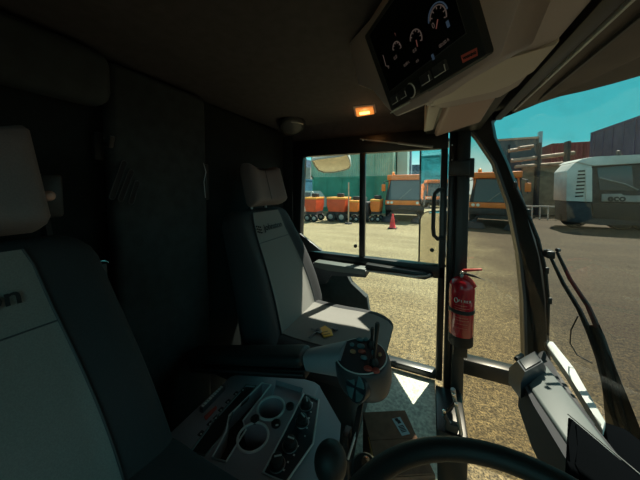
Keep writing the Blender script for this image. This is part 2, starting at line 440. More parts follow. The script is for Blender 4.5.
# ---- pillars
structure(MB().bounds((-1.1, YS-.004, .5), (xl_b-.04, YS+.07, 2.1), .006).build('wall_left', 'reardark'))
BX0, BX1 = at(447, 250, Y=YS).x, at(467, 250, Y=YS).x
structure(MB().bounds((BX0, YS-.005, .15), (BX0+.035, YS+.07, 2.1), .006).build('trim_5', 'blackpaint'))
structure(MB().bounds((BX0+.036, YS-.03, .15), (BX1, YS+.07, 2.1), .008).build('trim_6', 'black'))
hg = sroot('trim_7', at(455, 165, Y=YS-.04))
MB().box(at(459, 168, Y=YS-.045), (.10, .03, .08), None, .008).build('pillar_bracket', 'black', hg)
for py in (145, 160):
    MB().lathe(at(452, py, Y=YS-.006), (0, -1, 0), [(.005, 0), (.005, .004), (.002, .006)], 10).build('bolt', 'chrome', hg)
MB().box(at(470, 168, Y=YS-.03), (.035, .05, .10), None, .006).build('hinge_block', 'black', hg)
structure(MB().bounds((.052, 1.22, .25), (BX1-.01, YS-.035, .56), .01).build('trim_17', 'blackpaint'))   # door step block
# A pillar, curving forward to the dash
left = [(455, 112), (463, 122), (477, 138), (494, 163), (509, 205), (519, 255), (523.5, 300), (525, 355), (527, 380)]
right = [(500, 112), (494, 122), (497, 138), (509, 163), (527, 208), (541, 255), (547, 300), (550, 350), (552, 380)]
rows = []
for l, r in zip(left, right):
    a, b = at(*l, Y=YS), at(*r, Y=YS-.01)
    rows.append([a+V((0, .0, 0)), b+V((-.015, -.015, 0)), b, b+V((.01, .06, 0)), a+V((.0, .07, 0))])
pil = MB().loft(rows).build('trim_8', 'blackpaint'); structure(pil)
rows2 = []
for l, r in zip(left, right):
    a = at(*l, Y=YS-.012); rows2.append([a+V((0, 0, 0)), a+V((.012, 0, 0)), a+V((.012, .012, 0)), a+V((0, .012, 0))])
sl_ = MB().loft(rows2).build('glass_seal', 'dkgrey', pil)
z1, z0 = at(490, 365, Y=YS).z, at(490, 380, Y=YS).z
structure(MB().bounds((BX1-.01, YS-.01, z0), (at(520, 370, Y=YS).x, YS+.06, z1), .006).build('trim_9', 'blackpaint'))
# side quarter panes
xa = [at(*l, Y=YS+.03) for l in left]
q1 = sroot('window_2', (BX1, YS, z1))
MB().prism([V((BX1-.005, YS+.03, 2.02))]+[V((p.x+.01, YS+.03, p.z)) for p in xa[:-1]]+[V((xa[-2].x, YS+.03, z1-.01)), V((BX1-.005, YS+.03, z1-.01))], (0, .004, 0)).build('quarter_pane', 'quarter_glass', q1)
q2 = sroot('window_3', (BX1, YS, .4))
MB().bounds((BX1-.005, YS+.03, .1), (.56, YS+.034, z0+.01)).build('lower_quarter_pane', 'quarter_glass', q2)

# ---- windscreen, bowed forward
def bowx(y, z):
    t = max(0, min(1, (2.03-z)/1.13)); u = (y-.62)/.93
    edge = .265 + .225*t**.75
    return edge + (.30*(1-t)+.20*t)*(1-abs(u)**2.2)
ws = sroot('window_1', (.5, .62, .9))
rows = []
for k in range(15):
    z = .86+(2.045-.86)*k/14
    rows.append([V((bowx(y, z), y, z)) for y in [-.31+1.86*j/28 for j in range(29)]])
MB().grid(rows).build('windscreen_pane', 'screen_glass', ws)
# header rail and peak above the windscreen
structure(MB().bounds((.285, -.35, 2.03), (.325, 1.54, 2.11), .006).build('trim_10', 'blackpaint'))
structure(MB().bounds((.345, -.35, 2.040), (.352, 1.5, 2.052), .002).build('trim_11', 'trimlight'))
edge = [(492, 122), (515, 113), (540, 103), (560, 96.5), (585, 91), (612, 84), (640, 76)]
ep = [at(px, py, Z=2.035) for px, py in edge]
ep += [V((.70, .85, 2.035)), V((.74, .62, 2.035)), V((.70, .3, 2.035)), V((.62, .0, 2.035)), V((.5, -.3, 2.035))]
vz = MB()
rin = [V((.325, p.y, 2.06)) for p in ep]
ro = [[i+V((0, 0, .06)) for i in rin], rin, ep, [p+V((.005, .005, .02)) for p in ep], [V((p.x*.9+i.x*.1, p.y, 2.13)) for p, i in zip(ep, rin)]]
vz.loft([[ro[j][k] for j in range(5)] for k in range(len(ep))])
structure(vz.build('trim_12', 'visor'))
structure(MB().bounds((.395, -.35, 2.040), (.402, 1.36, 2.052), .002).build('trim_14', 'blackpaint'))
structure(MB().bounds((-1.13, 1.60, 2.10), (.30, 1.82, 2.16), .02).build('added_gutter', 'cream'))   # unseen gutter over the door, added and widened to shade the seat
structure(MB().prism([at(*q, Z=.945) for q in ((534, 354), (544, 350), (563, 380), (596, 424), (588, 428), (556, 388))], (0, 0, -.05), .004).build('trim_18', 'rubber'))   # glass seal
# unseen blind added over the driver's half of the windscreen to block its light
bl = MB().grid([[V((bowx(y, z)-.03, y, z)) for y in [-.31+1.26*j/14 for j in range(15)]] for z in (2.03, 1.8, 1.55, 1.3)], .004)
structure(bl.build('added_blind', 'visor'))
# outer roof skin so no daylight leaks through
structure(MB().bounds((-1.13, -.46, 2.165), (.36, 1.64, 2.21), .02).build('trim_13', 'cream'))
# ================================================================== seats
def make_seat(name, label, xc, yc, cz, cwid, cpan):
    base = V((xc, yc, ZF))
    root = thing(name, label, 'seat', base)
    def L(x, y, z): return base+V((x, y, z))
    # --- backrest: bottom (-.15,.40) to top (-.36,1.03) measured on the front face
    b0, b1 = V((-.13, .36)), V((-.37, 1.04))
    ax = (b1-b0); ln = ax.length; ax.normalize(); nr = V((ax.y, -ax.x))     # nr points forward
    def hw(v): return (.318-.066*v-.016*v*v)*(1 if v < .9 else 1-.16*((v-.9)/.1)**2)
    TH = .058
    def front(u, v):
        bump = .068*max(0, (abs(u)-.50)/.5)**1.1*math.sin(math.pi*min(1, .12+v*.92))**.7
        lumbar = .018*math.sin(math.pi*min(1, v*1.25))
        return TH*(max(0, 1-abs(u)**6))**.35 + (bump+lumbar)*(max(0, 1-abs(u)**10))
    def pos(u, v, d):
        c = b0+ax*(ln*v)+nr*(d-TH)
        return L(c.x, u*hw(v), c.y)
    rings = []; n = 40
    vs_ = [0, .005, .02, .05]+[.1+.8*i/12 for i in range(13)]+[.94, .97, .99, 1]
    for v in vs_:
        e_ = min(v, 1-v); s_ = 1 if e_ > .055 else math.sqrt(max(.02, 1-(1-e_/.055)**2))
        ring = []
        for j in range(n):
            t = 2*math.pi*j/n; u = sgnpow(math.cos(t), .45)
            if math.sin(t) >= 0: d = front(u, v)
            else: d = -TH*(max(0, 1-abs(u)**6))**.35
            ring.append(pos(u*(.93+.07*s_), v, d*s_))
        rings.append(ring)
    br = MB().loft(rings).build('backrest', 'bolster', root, 60)
    def pw(v): return .48+.20*(1-v)-.12*(1-v)**3
    rows = [[pos(pw(v)*q, v, front(pw(v)*q, v)+.006) for q in [-1+2*i/36 for i in range(37)]] for v in [.03+.925*k/48 for k in range(49)]]
    MB().grid(rows).build('centre_panel', 'fabric', br, 60)
    # seams along the panel
    for sg in (-1, 1):
        MB().tube([pos(sg*pw(v), v, front(sg*pw(v), v)+.006) for v in [.03+.925*k/20 for k in range(21)]], .0022, 6).build('piping', 'dkgrey', br)
    MB().tube([pos(pw(.74)*q, .74, front(pw(.74)*q, .74)+.006) for q in [-1+.2*i for i in range(11)]], .0018, 6).build('cross_seam', 'dkgrey', br)
    # lettering and dotted emblem across the upper panel
    ty = V((ax.x, 0, ax.y)); o = pos(-.20, .845, TH+.016)
    o = pos(-.27, .835, front(.2, .835)+.011)
    text_mesh('lettering', 'johnston', o, (0, 1, 0), ty, .047, 'ink', br, bold=.0008)
    dots = MB()
    for i in range(3):
        for j in range(3):
            p = o+V((0, -.052+.013*i, 0))+ty*(-.012+.014*j-.004*i)
            dots.box(p, (.003, .007, .007))
    dots.build('emblem', 'ink', br)
    # --- headrest
    h0, h1 = V((-.368, 1.050)), V((-.415, 1.225)); ha = h1-h0; hl = ha.length; ha.normalize(); hn = V((ha.y, -ha.x))
    rings = []
    for v in [0, .01, .04, .1, .2, .35, .5, .65, .8, .9, .96, .99, 1]:
        e_ = min(v, 1-v); s_ = 1 if e_ > .1 else math.sqrt(max(.02, 1-(1-e_/.1)**2))
        ring = []
        for j in range(n):
            t = 2*math.pi*j/n; u = sgnpow(math.cos(t), .5); sx_ = sgnpow(math.sin(t), .6)
            d = (.052*sx_*(1-abs(u)**8*.3) + (.050*abs(u)**2 if sx_ > 0 else .03*abs(u)**2)) * s_
            c = h0+ha*(hl*(v + (.16*abs(u)**2*v-.06*abs(u)**2*(1-v))))+hn*d
            ring.append(L(c.x, u*(.142-.010*v)*(.88+.12*s_), c.y))
        rings.append(ring)
    hr = MB().loft(rings).build('headrest', 'headrest', root, 60)
    for sg in (-1, 1): MB().tube([L(-.40, sg*.06, .98), L(-.405, sg*.06, 1.07)], .007, 10).build('headrest_rod', 'steel', hr)
    seam = []
    MB().tube([L(*( (h0+ha*(hl*.06+hl*.88*k/12)+hn*(.056)).x, .0, (h0+ha*(hl*.06+hl*.88*k/12)+hn*(.056)).y)) for k in range(13)], .0015, 6).build('seam', 'dkgrey', hr)
    # --- cushion, rolled down at the front
    path = [(-.22, cz-.045), (-.10, cz-.055), (.02, cz-.055), (.12, cz-.05), (.19, cz-.05), (.235, cz-.06), (.262, cz-.085)]
    P = [V(p) for p in path]; nv = 26
    def pp(v):
        f = v*(len(P)-1); i = min(int(f), len(P)-2); q = f-i
        return P[i].lerp(P[i+1], q)
    def pn(v):
        t = pp(min(1, v+.03))-pp(max(0, v-.03)); t.normalize(); return V((-t.y, t.x))
    CH = .060
    def cw(v): return cwid-.03*max(0, (v-.8)/.2)**2
    def cf(u, v):
        b = .028*max(0, (abs(u)-.55)/.45)**1.2*(1-.6*v)
        return CH*(max(0, 1-abs(u)**6))**.35+b*(1-abs(u)**10)
    def cpos(u, v, d):
        c = pp(v)+pn(v)*d; return L(c.x, u*cw(v), c.y)
    rings = []
    for v in [0, .01, .04]+[.08+.84*i/14 for i in range(15)]+[.96, .985, 1]:
        e_ = min(v, 1-v); s_ = 1 if e_ > .06 else math.sqrt(max(.03, 1-(1-e_/.06)**2))
        ring = []
        for j in range(n):
            t = 2*math.pi*j/n; u = sgnpow(math.cos(t), .45)
            d = cf(u, v) if math.sin(t) >= 0 else -CH*(max(0, 1-abs(u)**6))**.35
            ring.append(cpos(u*(.94+.06*s_), v, d*s_))
        rings.append(ring)
    cu = MB().loft(rings).build('cushion', 'bolster', root, 60)
    rows = [[cpos(cpan*q, v, cf(cpan*q, v)+.0035) for q in [-1+2*i/16 for i in range(17)]] for v in [.05+.88*k/20 for k in range(21)]]
    MB().grid(rows).build('cushion_panel', 'fabric', cu, 60)
    # --- base
    MB().box(L(0, 0, (cz-.11)/2), (.36, .34, cz-.13), None, .02).build('seat_base', 'black', root)
    # recliner shield and lever on the console side
    sg = -1
    MB().lathe(L(-.15, sg*.268, .42), (0, sg, 0), [(.055, -.02), (.06, 0), (.055, .018), (.02, .024)], 24).build('recliner_shield', 'dkgrey', root)
    return root
pseat = make_seat('passenger_seat', 'sunlit grey seat by the door with a yellow tagged key on its cushion', -.45, 1.095, .46, .25, .68)
dseat = make_seat('driver_seat', 'grey and black seat in the dark near foreground, its headrest cut by the picture edge', -.38, .09, .53, .30, .56)

# ---- seat belt fittings
t = thing('seat_belt_anchor', 'round copper coloured belt anchor bolt beside the near headrest', 'seat belt anchor', at(50, 196, X=-.86))
p = at(50, 196, X=-.86)
MB().box(p-V((.02, 0, 0)), (.02, .06, .11), None, .008).build('anchor_plate', 'black', t)
MB().bounds((-1.0, p.y-.02, p.z-.03), (p.x-.012, p.y+.02, p.z+.03), .006).build('anchor_post', 'black', t)
b_ = MB().lathe(p-V((.012, 0, 0)), (1, 0, 0), [(.013, 0), (.013, .006), (.010, .009), (.004, .010)], 20).build('anchor_bolt', 'bolt', t)
MB().tube([p+V((-.05, .0, -.03)), p+V((-.06, .03, -.3)), p+V((-.03, .10, -.62))], .012, 6).build('belt_strap', 'ink', t)
t = thing('belt_buckle', 'small belt tongue with bright wire loops between the near seat and padded column', 'seat belt', at(98, 272, X=-.84))
q = at(98, 272, X=-.84)
MB().box(q-V((.01, 0, .03)), (.015, .05, .10), None, .006).build('buckle_body', 'black', t)
for px, py, k in ((101, 266, 1), (92, 280, -1)):
    o_ = at(px, py, X=-.835)
    MB().tube([o_+V((0, .018*math.cos(a), k*.014*math.sin(a))) for a in [R(20+20*i) for i in range(7)]], .0022, 6).build('wire_loop', 'chrome', t)
t = thing('hook', 'black coat hook with a tiny bright screw above the louvre slots', 'hook', at(102, 145, X=-.99))
p = at(102, 147, X=-.985)
MB().box(p, (.02, .05, .09), None, .008).build('hook_plate', 'black', t)
MB().tube([p+V((.01, 0, .01)), p+V((.05, 0, 0)), p+V((.06, 0, .03))], .008, 8).build('hook_arm', 'black', t)
MB().ball(at(104, 138, X=-.972), .005, u=10, v=6).build('screw', 'chrome', t)
# louvre slots in the column
v_ = thing('air_vent', 'three slanted louvre slots of falling length on the dark padded column', 'vent', at(125, 190, X=-.93))
for (a_, b_) in (((124, 163), (112, 197)), ((131, 172), (120.5, 199)), ((137, 183), (131, 202))):
    A, B = at(*a_, X=-.927), at(*b_, X=-.927)
    d = (B-A).normalized(); s_ = V((1, 0, 0)).cross(d)*.008
    ring = [A+s_*math.cos(R(a))-d*.008*math.sin(R(a)) for a in range(0, 181, 30)]+[B-s_*math.cos(R(a))+d*.008*math.sin(R(a)) for a in range(0, 181, 30)]
    MB().tube(ring, .0018, 6, True).build('slot_rim', 'dkgrey', v_)
    MB().prism(ring, (-.002, 0, 0)).build('slot', 'ink', v_)
# bright belt guide on the column's right edge
g_ = thing('belt_guide', 'slim bright metal belt guide on the column edge left of the far seat', 'seat belt guide', at(205, 180, X=-.935))
MB().tube([at(203.5, 163, X=-.92), at(206, 172, X=-.92), at(204, 182, X=-.92), at(205.5, 198, X=-.92)], .0016, 6).build('guide_wire', 'steel', g_)
MB().box(at(206, 182, X=-.935), (.02, .02, .16), None, .005).build('guide_body', 'black', g_)
g_ = thing('seat_belt', 'grey belt webbing hanging beside the far seat back, on the column side', 'seat belt', at(232, 340, X=-.86))
MB().prism([at(227, 232, X=-.89), at(233, 232, X=-.89), at(249, 345, X=-.80), at(242, 345, X=-.80)], (-.004, 0, 0)).build('webbing', 'dkgrey', g_)
MB().box(at(230, 232, X=-.895), (.012, .06, .05), None, .006).build('webbing_guide', 'black', g_)

# ---- keys with yellow tag on the passenger cushion
kz = ZF+.46+.012
def K(px, py, dz=0): return at(px, py, Z=kz+dz)
t = thing('key_set', 'bunch of keys with a yellow plastic tag lying on the sunlit cushion', 'keys', K(324, 331))
tp = [K(318.5, 329.5), K(325, 326), K(331.5, 330.5), K(333, 335.5), K(324, 338)]
tg = MB().prism(tp, (0, 0, .004), .0012).build('key_tag', 'yellow', t)
for i, (a_, b_) in enumerate((((321, 332.5), (328, 331)), ((322.5, 335), (330, 333.5)))):
    MB().tube([K(*a_, .0045), K(*b_, .0045)], .0009, 6).build('tag_writing', 'ink', tg)
ring = [K(319, 331.5, .004)+V((.011*math.cos(R(a)), .011*math.sin(R(a)), 0)) for a in range(0, 360, 30)]
MB().tube(ring, .0016, 6, True).build('key_ring', 'steel', t)
for a_, b_ in (((317, 331), (309, 338)), ((316, 331), (311, 329))):
    A, B = K(*a_, .003), K(*b_, .003); d = (B-A).normalized(); s_ = d.cross(V((0, 0, 1)))
    MB().prism([A+s_*.010, A+s_*.008-d*.02, A-s_*.008-d*.02, A-s_*.010, A-s_*.004+d*.004, B-s_*.003, B+s_*.003, A+s_*.004+d*.004], (0, 0, .003)).build('key', 'dkgrey', t)
MB().prism([K(332, 329, .001), K(337, 328, .001), K(338, 331, .001), K(334, 332, .001)], (0, 0, .008), .003).build('key_fob', 'dkgrey', t)

# ================================================================== centre console
ZK = 1.0
def S(px, py, dz=0): return at(px, py, Z=ZK+dz)
cc = thing('centre_console', 'slate grey console with two cup holders and rotary knobs between the seats', 'console', (-.42, .6, ZF))
plan = [(-.655, .36), (-.655, .66), (-.60, .725), (-.53, .75), (-.36, .765), (-.33, .755), (-.30, .36)]
body = MB().prism([V((x, y, ZK)) for x, y in plan], (0, 0, -.40), .012, 3).build('console_body', 'console', cc)
cups = [S(253, 437), S(271, 408)]
cuts = [MB().lathe(c-V((0, 0, .09)), (0, 0, 1), [(.036, 0), (.040, .12)], 32) for c in cups]
tray = [S(262, 383), S(271, 385), S(243, 421), S(246, 430), S(226, 462), S(212, 458), S(226, 432), S(229, 416)]
cuts.append(MB().prism([p-V((0, 0, .05)) for p in tray], (0, 0, .1)))
pocket = [S(276, 380), S(303, 388), S(299, 402), S(272, 395)]
cuts.append(MB().prism([p-V((0, 0, .018)) for p in pocket], (0, 0, .1)))
sw = [S(246, 385), S(256, 386), S(247, 399), S(234, 410), S(222, 436), S(205, 456), S(190, 452), S(214, 420)]
cuts.append(MB().prism([p-V((0, 0, .010)) for p in sw], (0, 0, .1)))
kp = [S(304, 394), S(319, 400), S(313, 444), S(286, 483), S(263, 473)]
cuts.append(MB().prism([p-V((0, 0, .006)) for p in kp], (0, 0, .1)))
cut(body, cuts)
# right flank sloping to the floor side
MB().loft([[V((-.335, .75, ZK-.004)), V((-.302, .36, ZK-.004)), V((-.302, .36, .62)), V((-.335, .75, .62))],
           [S(341, 424, -.03), S(336, 475, -.03), V((-.22, .47, .62)), V((-.25, .64, .62))]]).build('console_flank', 'console', cc)
for c in cups:
    r_ = MB().tube([c+V((.041*math.cos(R(a)), .041*math.sin(R(a)), .001)) for a in range(0, 360, 10)], .0034, 8, True).build('cup_holder_rim', 'trimlight', cc)
    MB().lathe(c-V((0, 0, .088)), (0, 0, 1), [(.034, 0), (.034, .003)], 28).build('cup_holder_base', 'ink', r_)
MB().prism([p-V((0, 0, .048)) for p in tray], (0, 0, .004)).build('tray_mat', 'ink', cc)
MB().tube([p+V((0, 0, .001)) for p in tray], .0026, 6, True).build('tray_rim', 'trimlight', cc)
MB().prism([p-V((0, 0, .009)) for p in sw], (0, 0, .003)).build('switch_panel', 'black', cc)
MB().tube([p+V((0, 0, .001)) for p in sw], .0022, 6, True).build('switch_panel_rim', 'dashgrey', cc)
for px, py in ((243, 390), (236, 394), (228, 402), (221, 410), (216, 418), (210, 424), (201, 434)):
    k_ = MB().box(S(px, py, -.002), (.012, .016, .008), None, .002).build('rocker_switch', 'black', cc)
    MB().box(S(px, py, .0025), (.003, .003, .001)).build('switch_mark', 'white', k_)
kpan = MB().prism([p-V((0, 0, .0055)) for p in kp], (0, 0, .003)).build('knob_panel', 'podtop', cc)
MB().tube([p+V((0, 0, .001)) for p in kp], .0028, 6, True).build('knob_panel_trim', 'trimlight', cc)
for i, (px, py) in enumerate(((306, 405.5), (302, 422), (290, 445.5), (277, 464))):
    c = S(px, py, -.002); k_ = MB().lathe(c, (0, 0, 1), [(.018, 0), (.018, .004), (.014, .005), (.0135, .018), (.011, .020)], 24).build('rotary_knob', 'black', cc)
    MB().box(c+V((.002, .002, .021)), (.003, .018, .002), Matrix.Rotation(R(35+30*i), 3, 'Z')).build('knob_pointer', 'trimlight', k_)
    MB().tube([c+V((.020*math.cos(R(a)), .020*math.sin(R(a)), .0)) for a in range(0, 360, 15)], .0012, 6, True).build('knob_ring', 'steel', k_)
for px, py in ((311, 412), (309, 418), (307, 428), (305, 436), (298, 446), (294, 455), (288, 462), (284, 470), (306, 398), (312, 403)):
    MB().box(S(px, py, -.0018), (.0045, .004, .0006)).build('panel_icon', 'white', kpan)
for px, py in ((290, 407), (276, 424.5), (255, 420)):
    c = S(px, py); k_ = MB().lathe(c, (0, 0, 1), [(.013, -.002), (.013, .006), (.010, .008), (.009, .004)], 20).build('socket_cover', 'black', cc)
MB().box(S(277, 425, .009), (.008, .005, .001), Matrix.Rotation(R(30), 3, 'Z')).build('socket_icon', 'white', cc)
# raised legend bar and red strip left of the switches
A, B = at(201, 413, Z=1.0), at(224, 389, Z=1.0); d = (B-A).normalized(); s_ = V((0, 0, 1)).cross(d)
MB().prism([A-s_*.008, B-s_*.008, B+s_*.008, A+s_*.008], (0, 0, .016), .003).build('legend_bar', 'dkgrey', cc)
mk = MB()
for k in range(9):
    p = A.lerp(B, .08+.1*k)+V((0, 0, .0165)); mk.box(p, (.006+.003*(k % 2), .009, .0008), Matrix.Rotation(math.atan2(d.y, d.x), 3, 'Z'))
mk.build('legend_marks', 'trimlight', cc)
MB().prism([at(204, 418, Z=1.002), at(216, 407, Z=1.002), at(217, 409, Z=1.002), at(206, 421, Z=1.002)], (0, 0, .006), .001).build('red_strip', 'btnred', cc)

# ================================================================== control armrest with joystick pod
YA = .70
ar = thing('joystick_unit', 'black padded armrest carrying a round joystick pod in front of the far seat', 'armrest', (-.6, YA, ZF))
def A_(px, py): return at(px, py, Y=YA)
a0, a1 = A_(192, 354), A_(307, 356)
dx = (a1-a0); ln = dx.length; dx.normalize(); up = dx.cross(V((0, -1, 0))); up = up if up.z > 0 else -up
rot = Matrix((dx, V((0, 1, 0)), dx.cross(V((0, 1, 0))))).transposed()
MB().box((a0+a1)/2, (ln, .085, .042), rot, .018, 4).build('arm_pad', 'black', ar)
MB().box((a0+a1)/2-up*.040+dx*.005, (ln*.98, .070, .030), rot, .006).build('arm_beam', 'blackpaint', ar)
ml = MB().tube([a0-up*.032-V((0, .046, 0)), a1-up*.032-V((0, .046, 0))], .003, 8).build('arm_moulding', 'dkgrey', ar)
pc = A_(363, 368)
# neck
n0, n1 = a1-up*.012, pc+V((-.05, 0, .015))
rings = []
for k in range(8):
    f = k/7; c = n0.lerp(n1, f); wd, hh = .028+.018*f, .028+.014*f
    rings.append([c+V((0, wd*sgnpow(math.cos(R(a)), .6), 0))+up*hh*sgnpow(math.sin(R(a)), .6) for a in range(0, 360, 18)])
MB().loft(rings).build('pod_neck', 'console', ar, 50)
pax = V((-.10, -.22, 1)).normalized()
pu = (V((1, 0, 0))-pax*pax.x).normalized(); pv = pax.cross(pu)
pod = []
for h, s_ in ((-.055, .80), (-.050, .90), (-.03, .97), (0, 1), (.025, .985), (.040, .95), (.044, .90)):
    pod.append([pc+pax*h+pu*(.082*s_*sgnpow(math.cos(R(a)), .85))+pv*(.068*s_*sgnpow(math.sin(R(a)), .85)) for a in range(0, 360, 10)])
pb = MB().loft(pod).build('pod_body', 'dkgrey', ar, 60)
ptop = pc+pax*.0445
def PT(a, b, h=0): return ptop+pu*a+pv*b+pax*h
MB().loft([[PT(.073*math.cos(R(a)), .060*math.sin(R(a)), h) for a in range(0, 360, 10)] for h in (0, .004)]).build('pod_top_panel', 'podtop', ar)
MB().tube([PT(.0745*math.cos(R(a)), .0615*math.sin(R(a)), .002) for a in range(0, 360, 10)], .0018, 6, True).build('pod_trim_ring', 'trimlight', ar)
def button(px, py, m, rx=.009, ry=.006):
    p = onplane(px, py, PT(0, 0, .005), pax)
    MB().loft([[p+pu*rx*s_*math.cos(R(a))+pv*ry*s_*math.sin(R(a))+pax*h for a in range(0, 360, 24)] for h, s_ in ((0, 1), (.004, .95), (.006, .7))]).build('push_button', m, ar)
for px, py, m, rx, ry in ((360, 340, 'teal', .012, .006), (366, 339.5, 'teal', .008, .006), (361, 346.5, 'teal', .012, .008), (353, 352, 'btnor', .009, .006), (362, 352, 'btnred', .012, .006), (364, 358, 'teal', .010, .006), (374, 353, 'teal', .007, .009), (380, 355, 'btnor', .005, .006), (368, 369, 'btnred', .012, .008), (376, 371, 'btnred', .010, .008), (352, 345, 'teal', .007, .006)):
    button(px, py, m, rx, ry)
for (bx, by), (tx, ty_), r0 in (((371.5, 345), (372.5, 329), .006), ((374, 363), (377.5, 324), .0065)):
    b_ = onplane(bx, by, PT(0, 0, .004), pax)
    t_ = b_+pax*.075 if ty_ > 325 else b_+pax*.115
    d_ = ray(tx, ty_); t_ = EYE+d_*((t_-EYE).dot(FWD)/d_.dot(FWD))
    j_ = MB().lathe(b_, pax, [(.014, 0), (.013, .006), (.008, .014), (.006, .018)], 18).build('joystick_gaiter', 'rubber', ar)
    m_ = b_.lerp(t_, .55)
    MB().tube([b_, m_, t_, t_+(t_-b_).normalized()*.004], [.0045, .0045, r0, r0*.7], 12).build('joystick_lever', 'black', j_)
# oval four-way pad on the pod's near flank
sp = A_(357, 386)+V((0, -.062, .01)); sp = at(357, 386, Y=YA-.066)
fn = V((-.25, -.93, .22)).normalized(); fu = V((0, 0, 1))-fn*fn.z; fu.normalize(); fs = fu.cross(fn)
MB().loft([[sp+fn*h+fs*.034*s_*math.cos(R(a))+fu*.041*s_*math.sin(R(a)) for a in range(0, 360, 15)] for h, s_ in ((-.02, 1), (.004, 1), (.008, .92))]).build('four_way_pad', 'podtop', ar)
for k in range(4):
    a0_ = R(8+90*k); a1_ = R(82+90*k); seg = [sp+fn*.008]+[sp+fn*.008+fs*.029*math.cos(a0_+(a1_-a0_)*i/5)+fu*.035*math.sin(a0_+(a1_-a0_)*i/5) for i in range(6)]
    cen = sum(seg, V((0, 0, 0)))/len(seg); seg = [cen+(p-cen)*.82 for p in seg]
    MB().prism(seg, fn*.003, .0006).build('pad_button', 'teal', ar)
# stay from the armrest down to the seat side
MB().tube([a0+dx*.1-up*.05, V((-.66, .70, .95)), V((-.66, .74, .60))], .016, 10).build('arm_support', 'black', ar)

# ================================================================== lever, wheel
lv = thing('control_lever', 'black ball topped lever rising beside the console, left of the steering wheel', 'lever', (-.2, .52, ZF))
bc = at(330.5, 462, Z=1.15)
MB().ball(bc, .032, (1, 1, 1.12), 28, 18).build('lever_knob', 'rubber', lv)
MB().tube([bc-V((0, 0, .02)), bc+V((-.0, .03, -.25)), V((-.17, .50, .60))], [.010, .009, .012], 12).build('lever_stalk', 'steel', lv)
MB().lathe((-.17, .50, ZF), (0, 0, 1), [(.05, 0), (.05, .02), (.02, .08), (.012, .09)], 20).build('lever_gaiter', 'rubber', lv)
bk = thing('bracket', 'narrow scuffed metal bracket showing between the ball lever and cardboard box', 'bracket', (-.17, .66, ZF))
MB().prism([at(357, 408, Y=.72), at(363, 404, Y=.72), at(353, 462, Y=.68), at(346, 462, Y=.68)], (0, .012, 0), .002).build('bracket_plate', 'blackpaint', bk)
MB().tube([at(358, 424, Y=.71), at(355, 436, Y=.70), at(352, 446, Y=.68), at(348, 459, Y=.67)], .0035, 8).build('bracket_rod', 'trimlight', bk)
MB().bounds((-.23, .68, ZF), (-.21, .72, .93), .003).build('bracket_post', 'blackpaint', bk)

sw_ = thing('steering_wheel', 'black steering wheel with a thick rim at the bottom edge of the picture', 'steering wheel', (.08, .2, ZF))
wc = V((.080, .200, 1.315)); wn = V((-.14, -.04, 1)).normalized()
wu = (V((1, 0, 0))-wn*wn.x).normalized(); wv = wn.cross(wu); WR = .181
MB().tube([wc+(wu*math.cos(R(a))+wv*math.sin(R(a)))*WR for a in range(0, 360, 6)], .0132, 16, True).build('rim', 'rubber', sw_)
hub = MB().lathe(wc-wn*.055, wn, [(.03, -.03), (.065, 0), (.07, .02), (.06, .035), (.03, .04)], 28).build('hub', 'black', sw_)
for a in (190, 345, 265):
    d = wu*math.cos(R(a))+wv*math.sin(R(a)); s_ = wn.cross(d)
    MB().loft([[wc-wn*.03+d*.05+s_*.03, wc-wn*.03+d*.05-s_*.03, wc-wn*.045+d*.05-s_*.03, wc-wn*.045+d*.05+s_*.03],
               [wc-wn*.018+d*.11+s_*.018, wc-wn*.018+d*.11-s_*.018, wc-wn*.030+d*.11-s_*.018, wc-wn*.030+d*.11+s_*.018],
               [wc+wn*.004+d*.17+s_*.02, wc+wn*.004+d*.17-s_*.02, wc-wn*.008+d*.17-s_*.02, wc-wn*.008+d*.17+s_*.02]]).build('spoke', 'black', sw_)
MB().lathe(wc-wn*.058, -wn, [(.035, 0), (.04, .05), (.05, .5), (.06, .72)], 20).build('column', 'black', sw_)
stk = at(366, 463, Z=1.30)
sk = MB().tube([wc-wn*.09, stk-V((0, 0, .015))], [.012, .015], 12).build('column_stalk', 'black', sw_)
MB().lathe(stk-V((0, 0, .02)), (0, -.3, 1), [(.020, 0), (.021, .012), (.016, .020)], 18).build('stalk_end', 'black', sk)
MB().lathe(stk-V((0, 0, .001)), (0, -.3, 1), [(.007, 0), (.007, .004), (.003, .006)], 12).build('stalk_button', 'chrome', sk)

# ================================================================== cardboard box on the floor
zb = .73
bx = thing('cardboard_box', 'brown cardboard carton with a pale blue sticker on the footwell floor', 'box', at(395, 440, Z=ZF))
tl, trr, br_, bl = at(363, 413, Z=zb), at(405, 411, Z=zb), at(424, 440, Z=zb), at(378, 447, Z=zb)
ex = (trr-tl).normalized(); ey = V((ex.y, -ex.x, 0))
bl = tl+ey*.235; wd = (trr-tl).length
top = [tl, tl+ex*wd, tl+ex*(wd+.01)+ey*.235, bl]
body = MB().prism([p-V((0, 0, .004)) for p in top], (0, 0, -(zb-ZF-.006)), .003).build('carton', 'card', bx)
for k in (0, 1):
    f0, f1 = ((0, .495), (.505, 1))[k]
    MB().prism([tl+ex*.0+ey*.235*f0, tl+ex*wd+ey*.235*f0, tl+ex*wd+ey*.235*f1, tl+ey*.235*f1], (0, 0, .003)).build('top_flap', 'card', bx)
a_, b_, c_, d_ = at(392, 419, Z=zb+.004), at(400, 417, Z=zb+.004), at(410, 434, Z=zb+.004), at(402, 436, Z=zb+.004)
stc = MB().prism([a_, b_, c_, d_], (0, 0, .001)).build('sticker', 'sticker', bx)
sq = MB(); bars = MB()
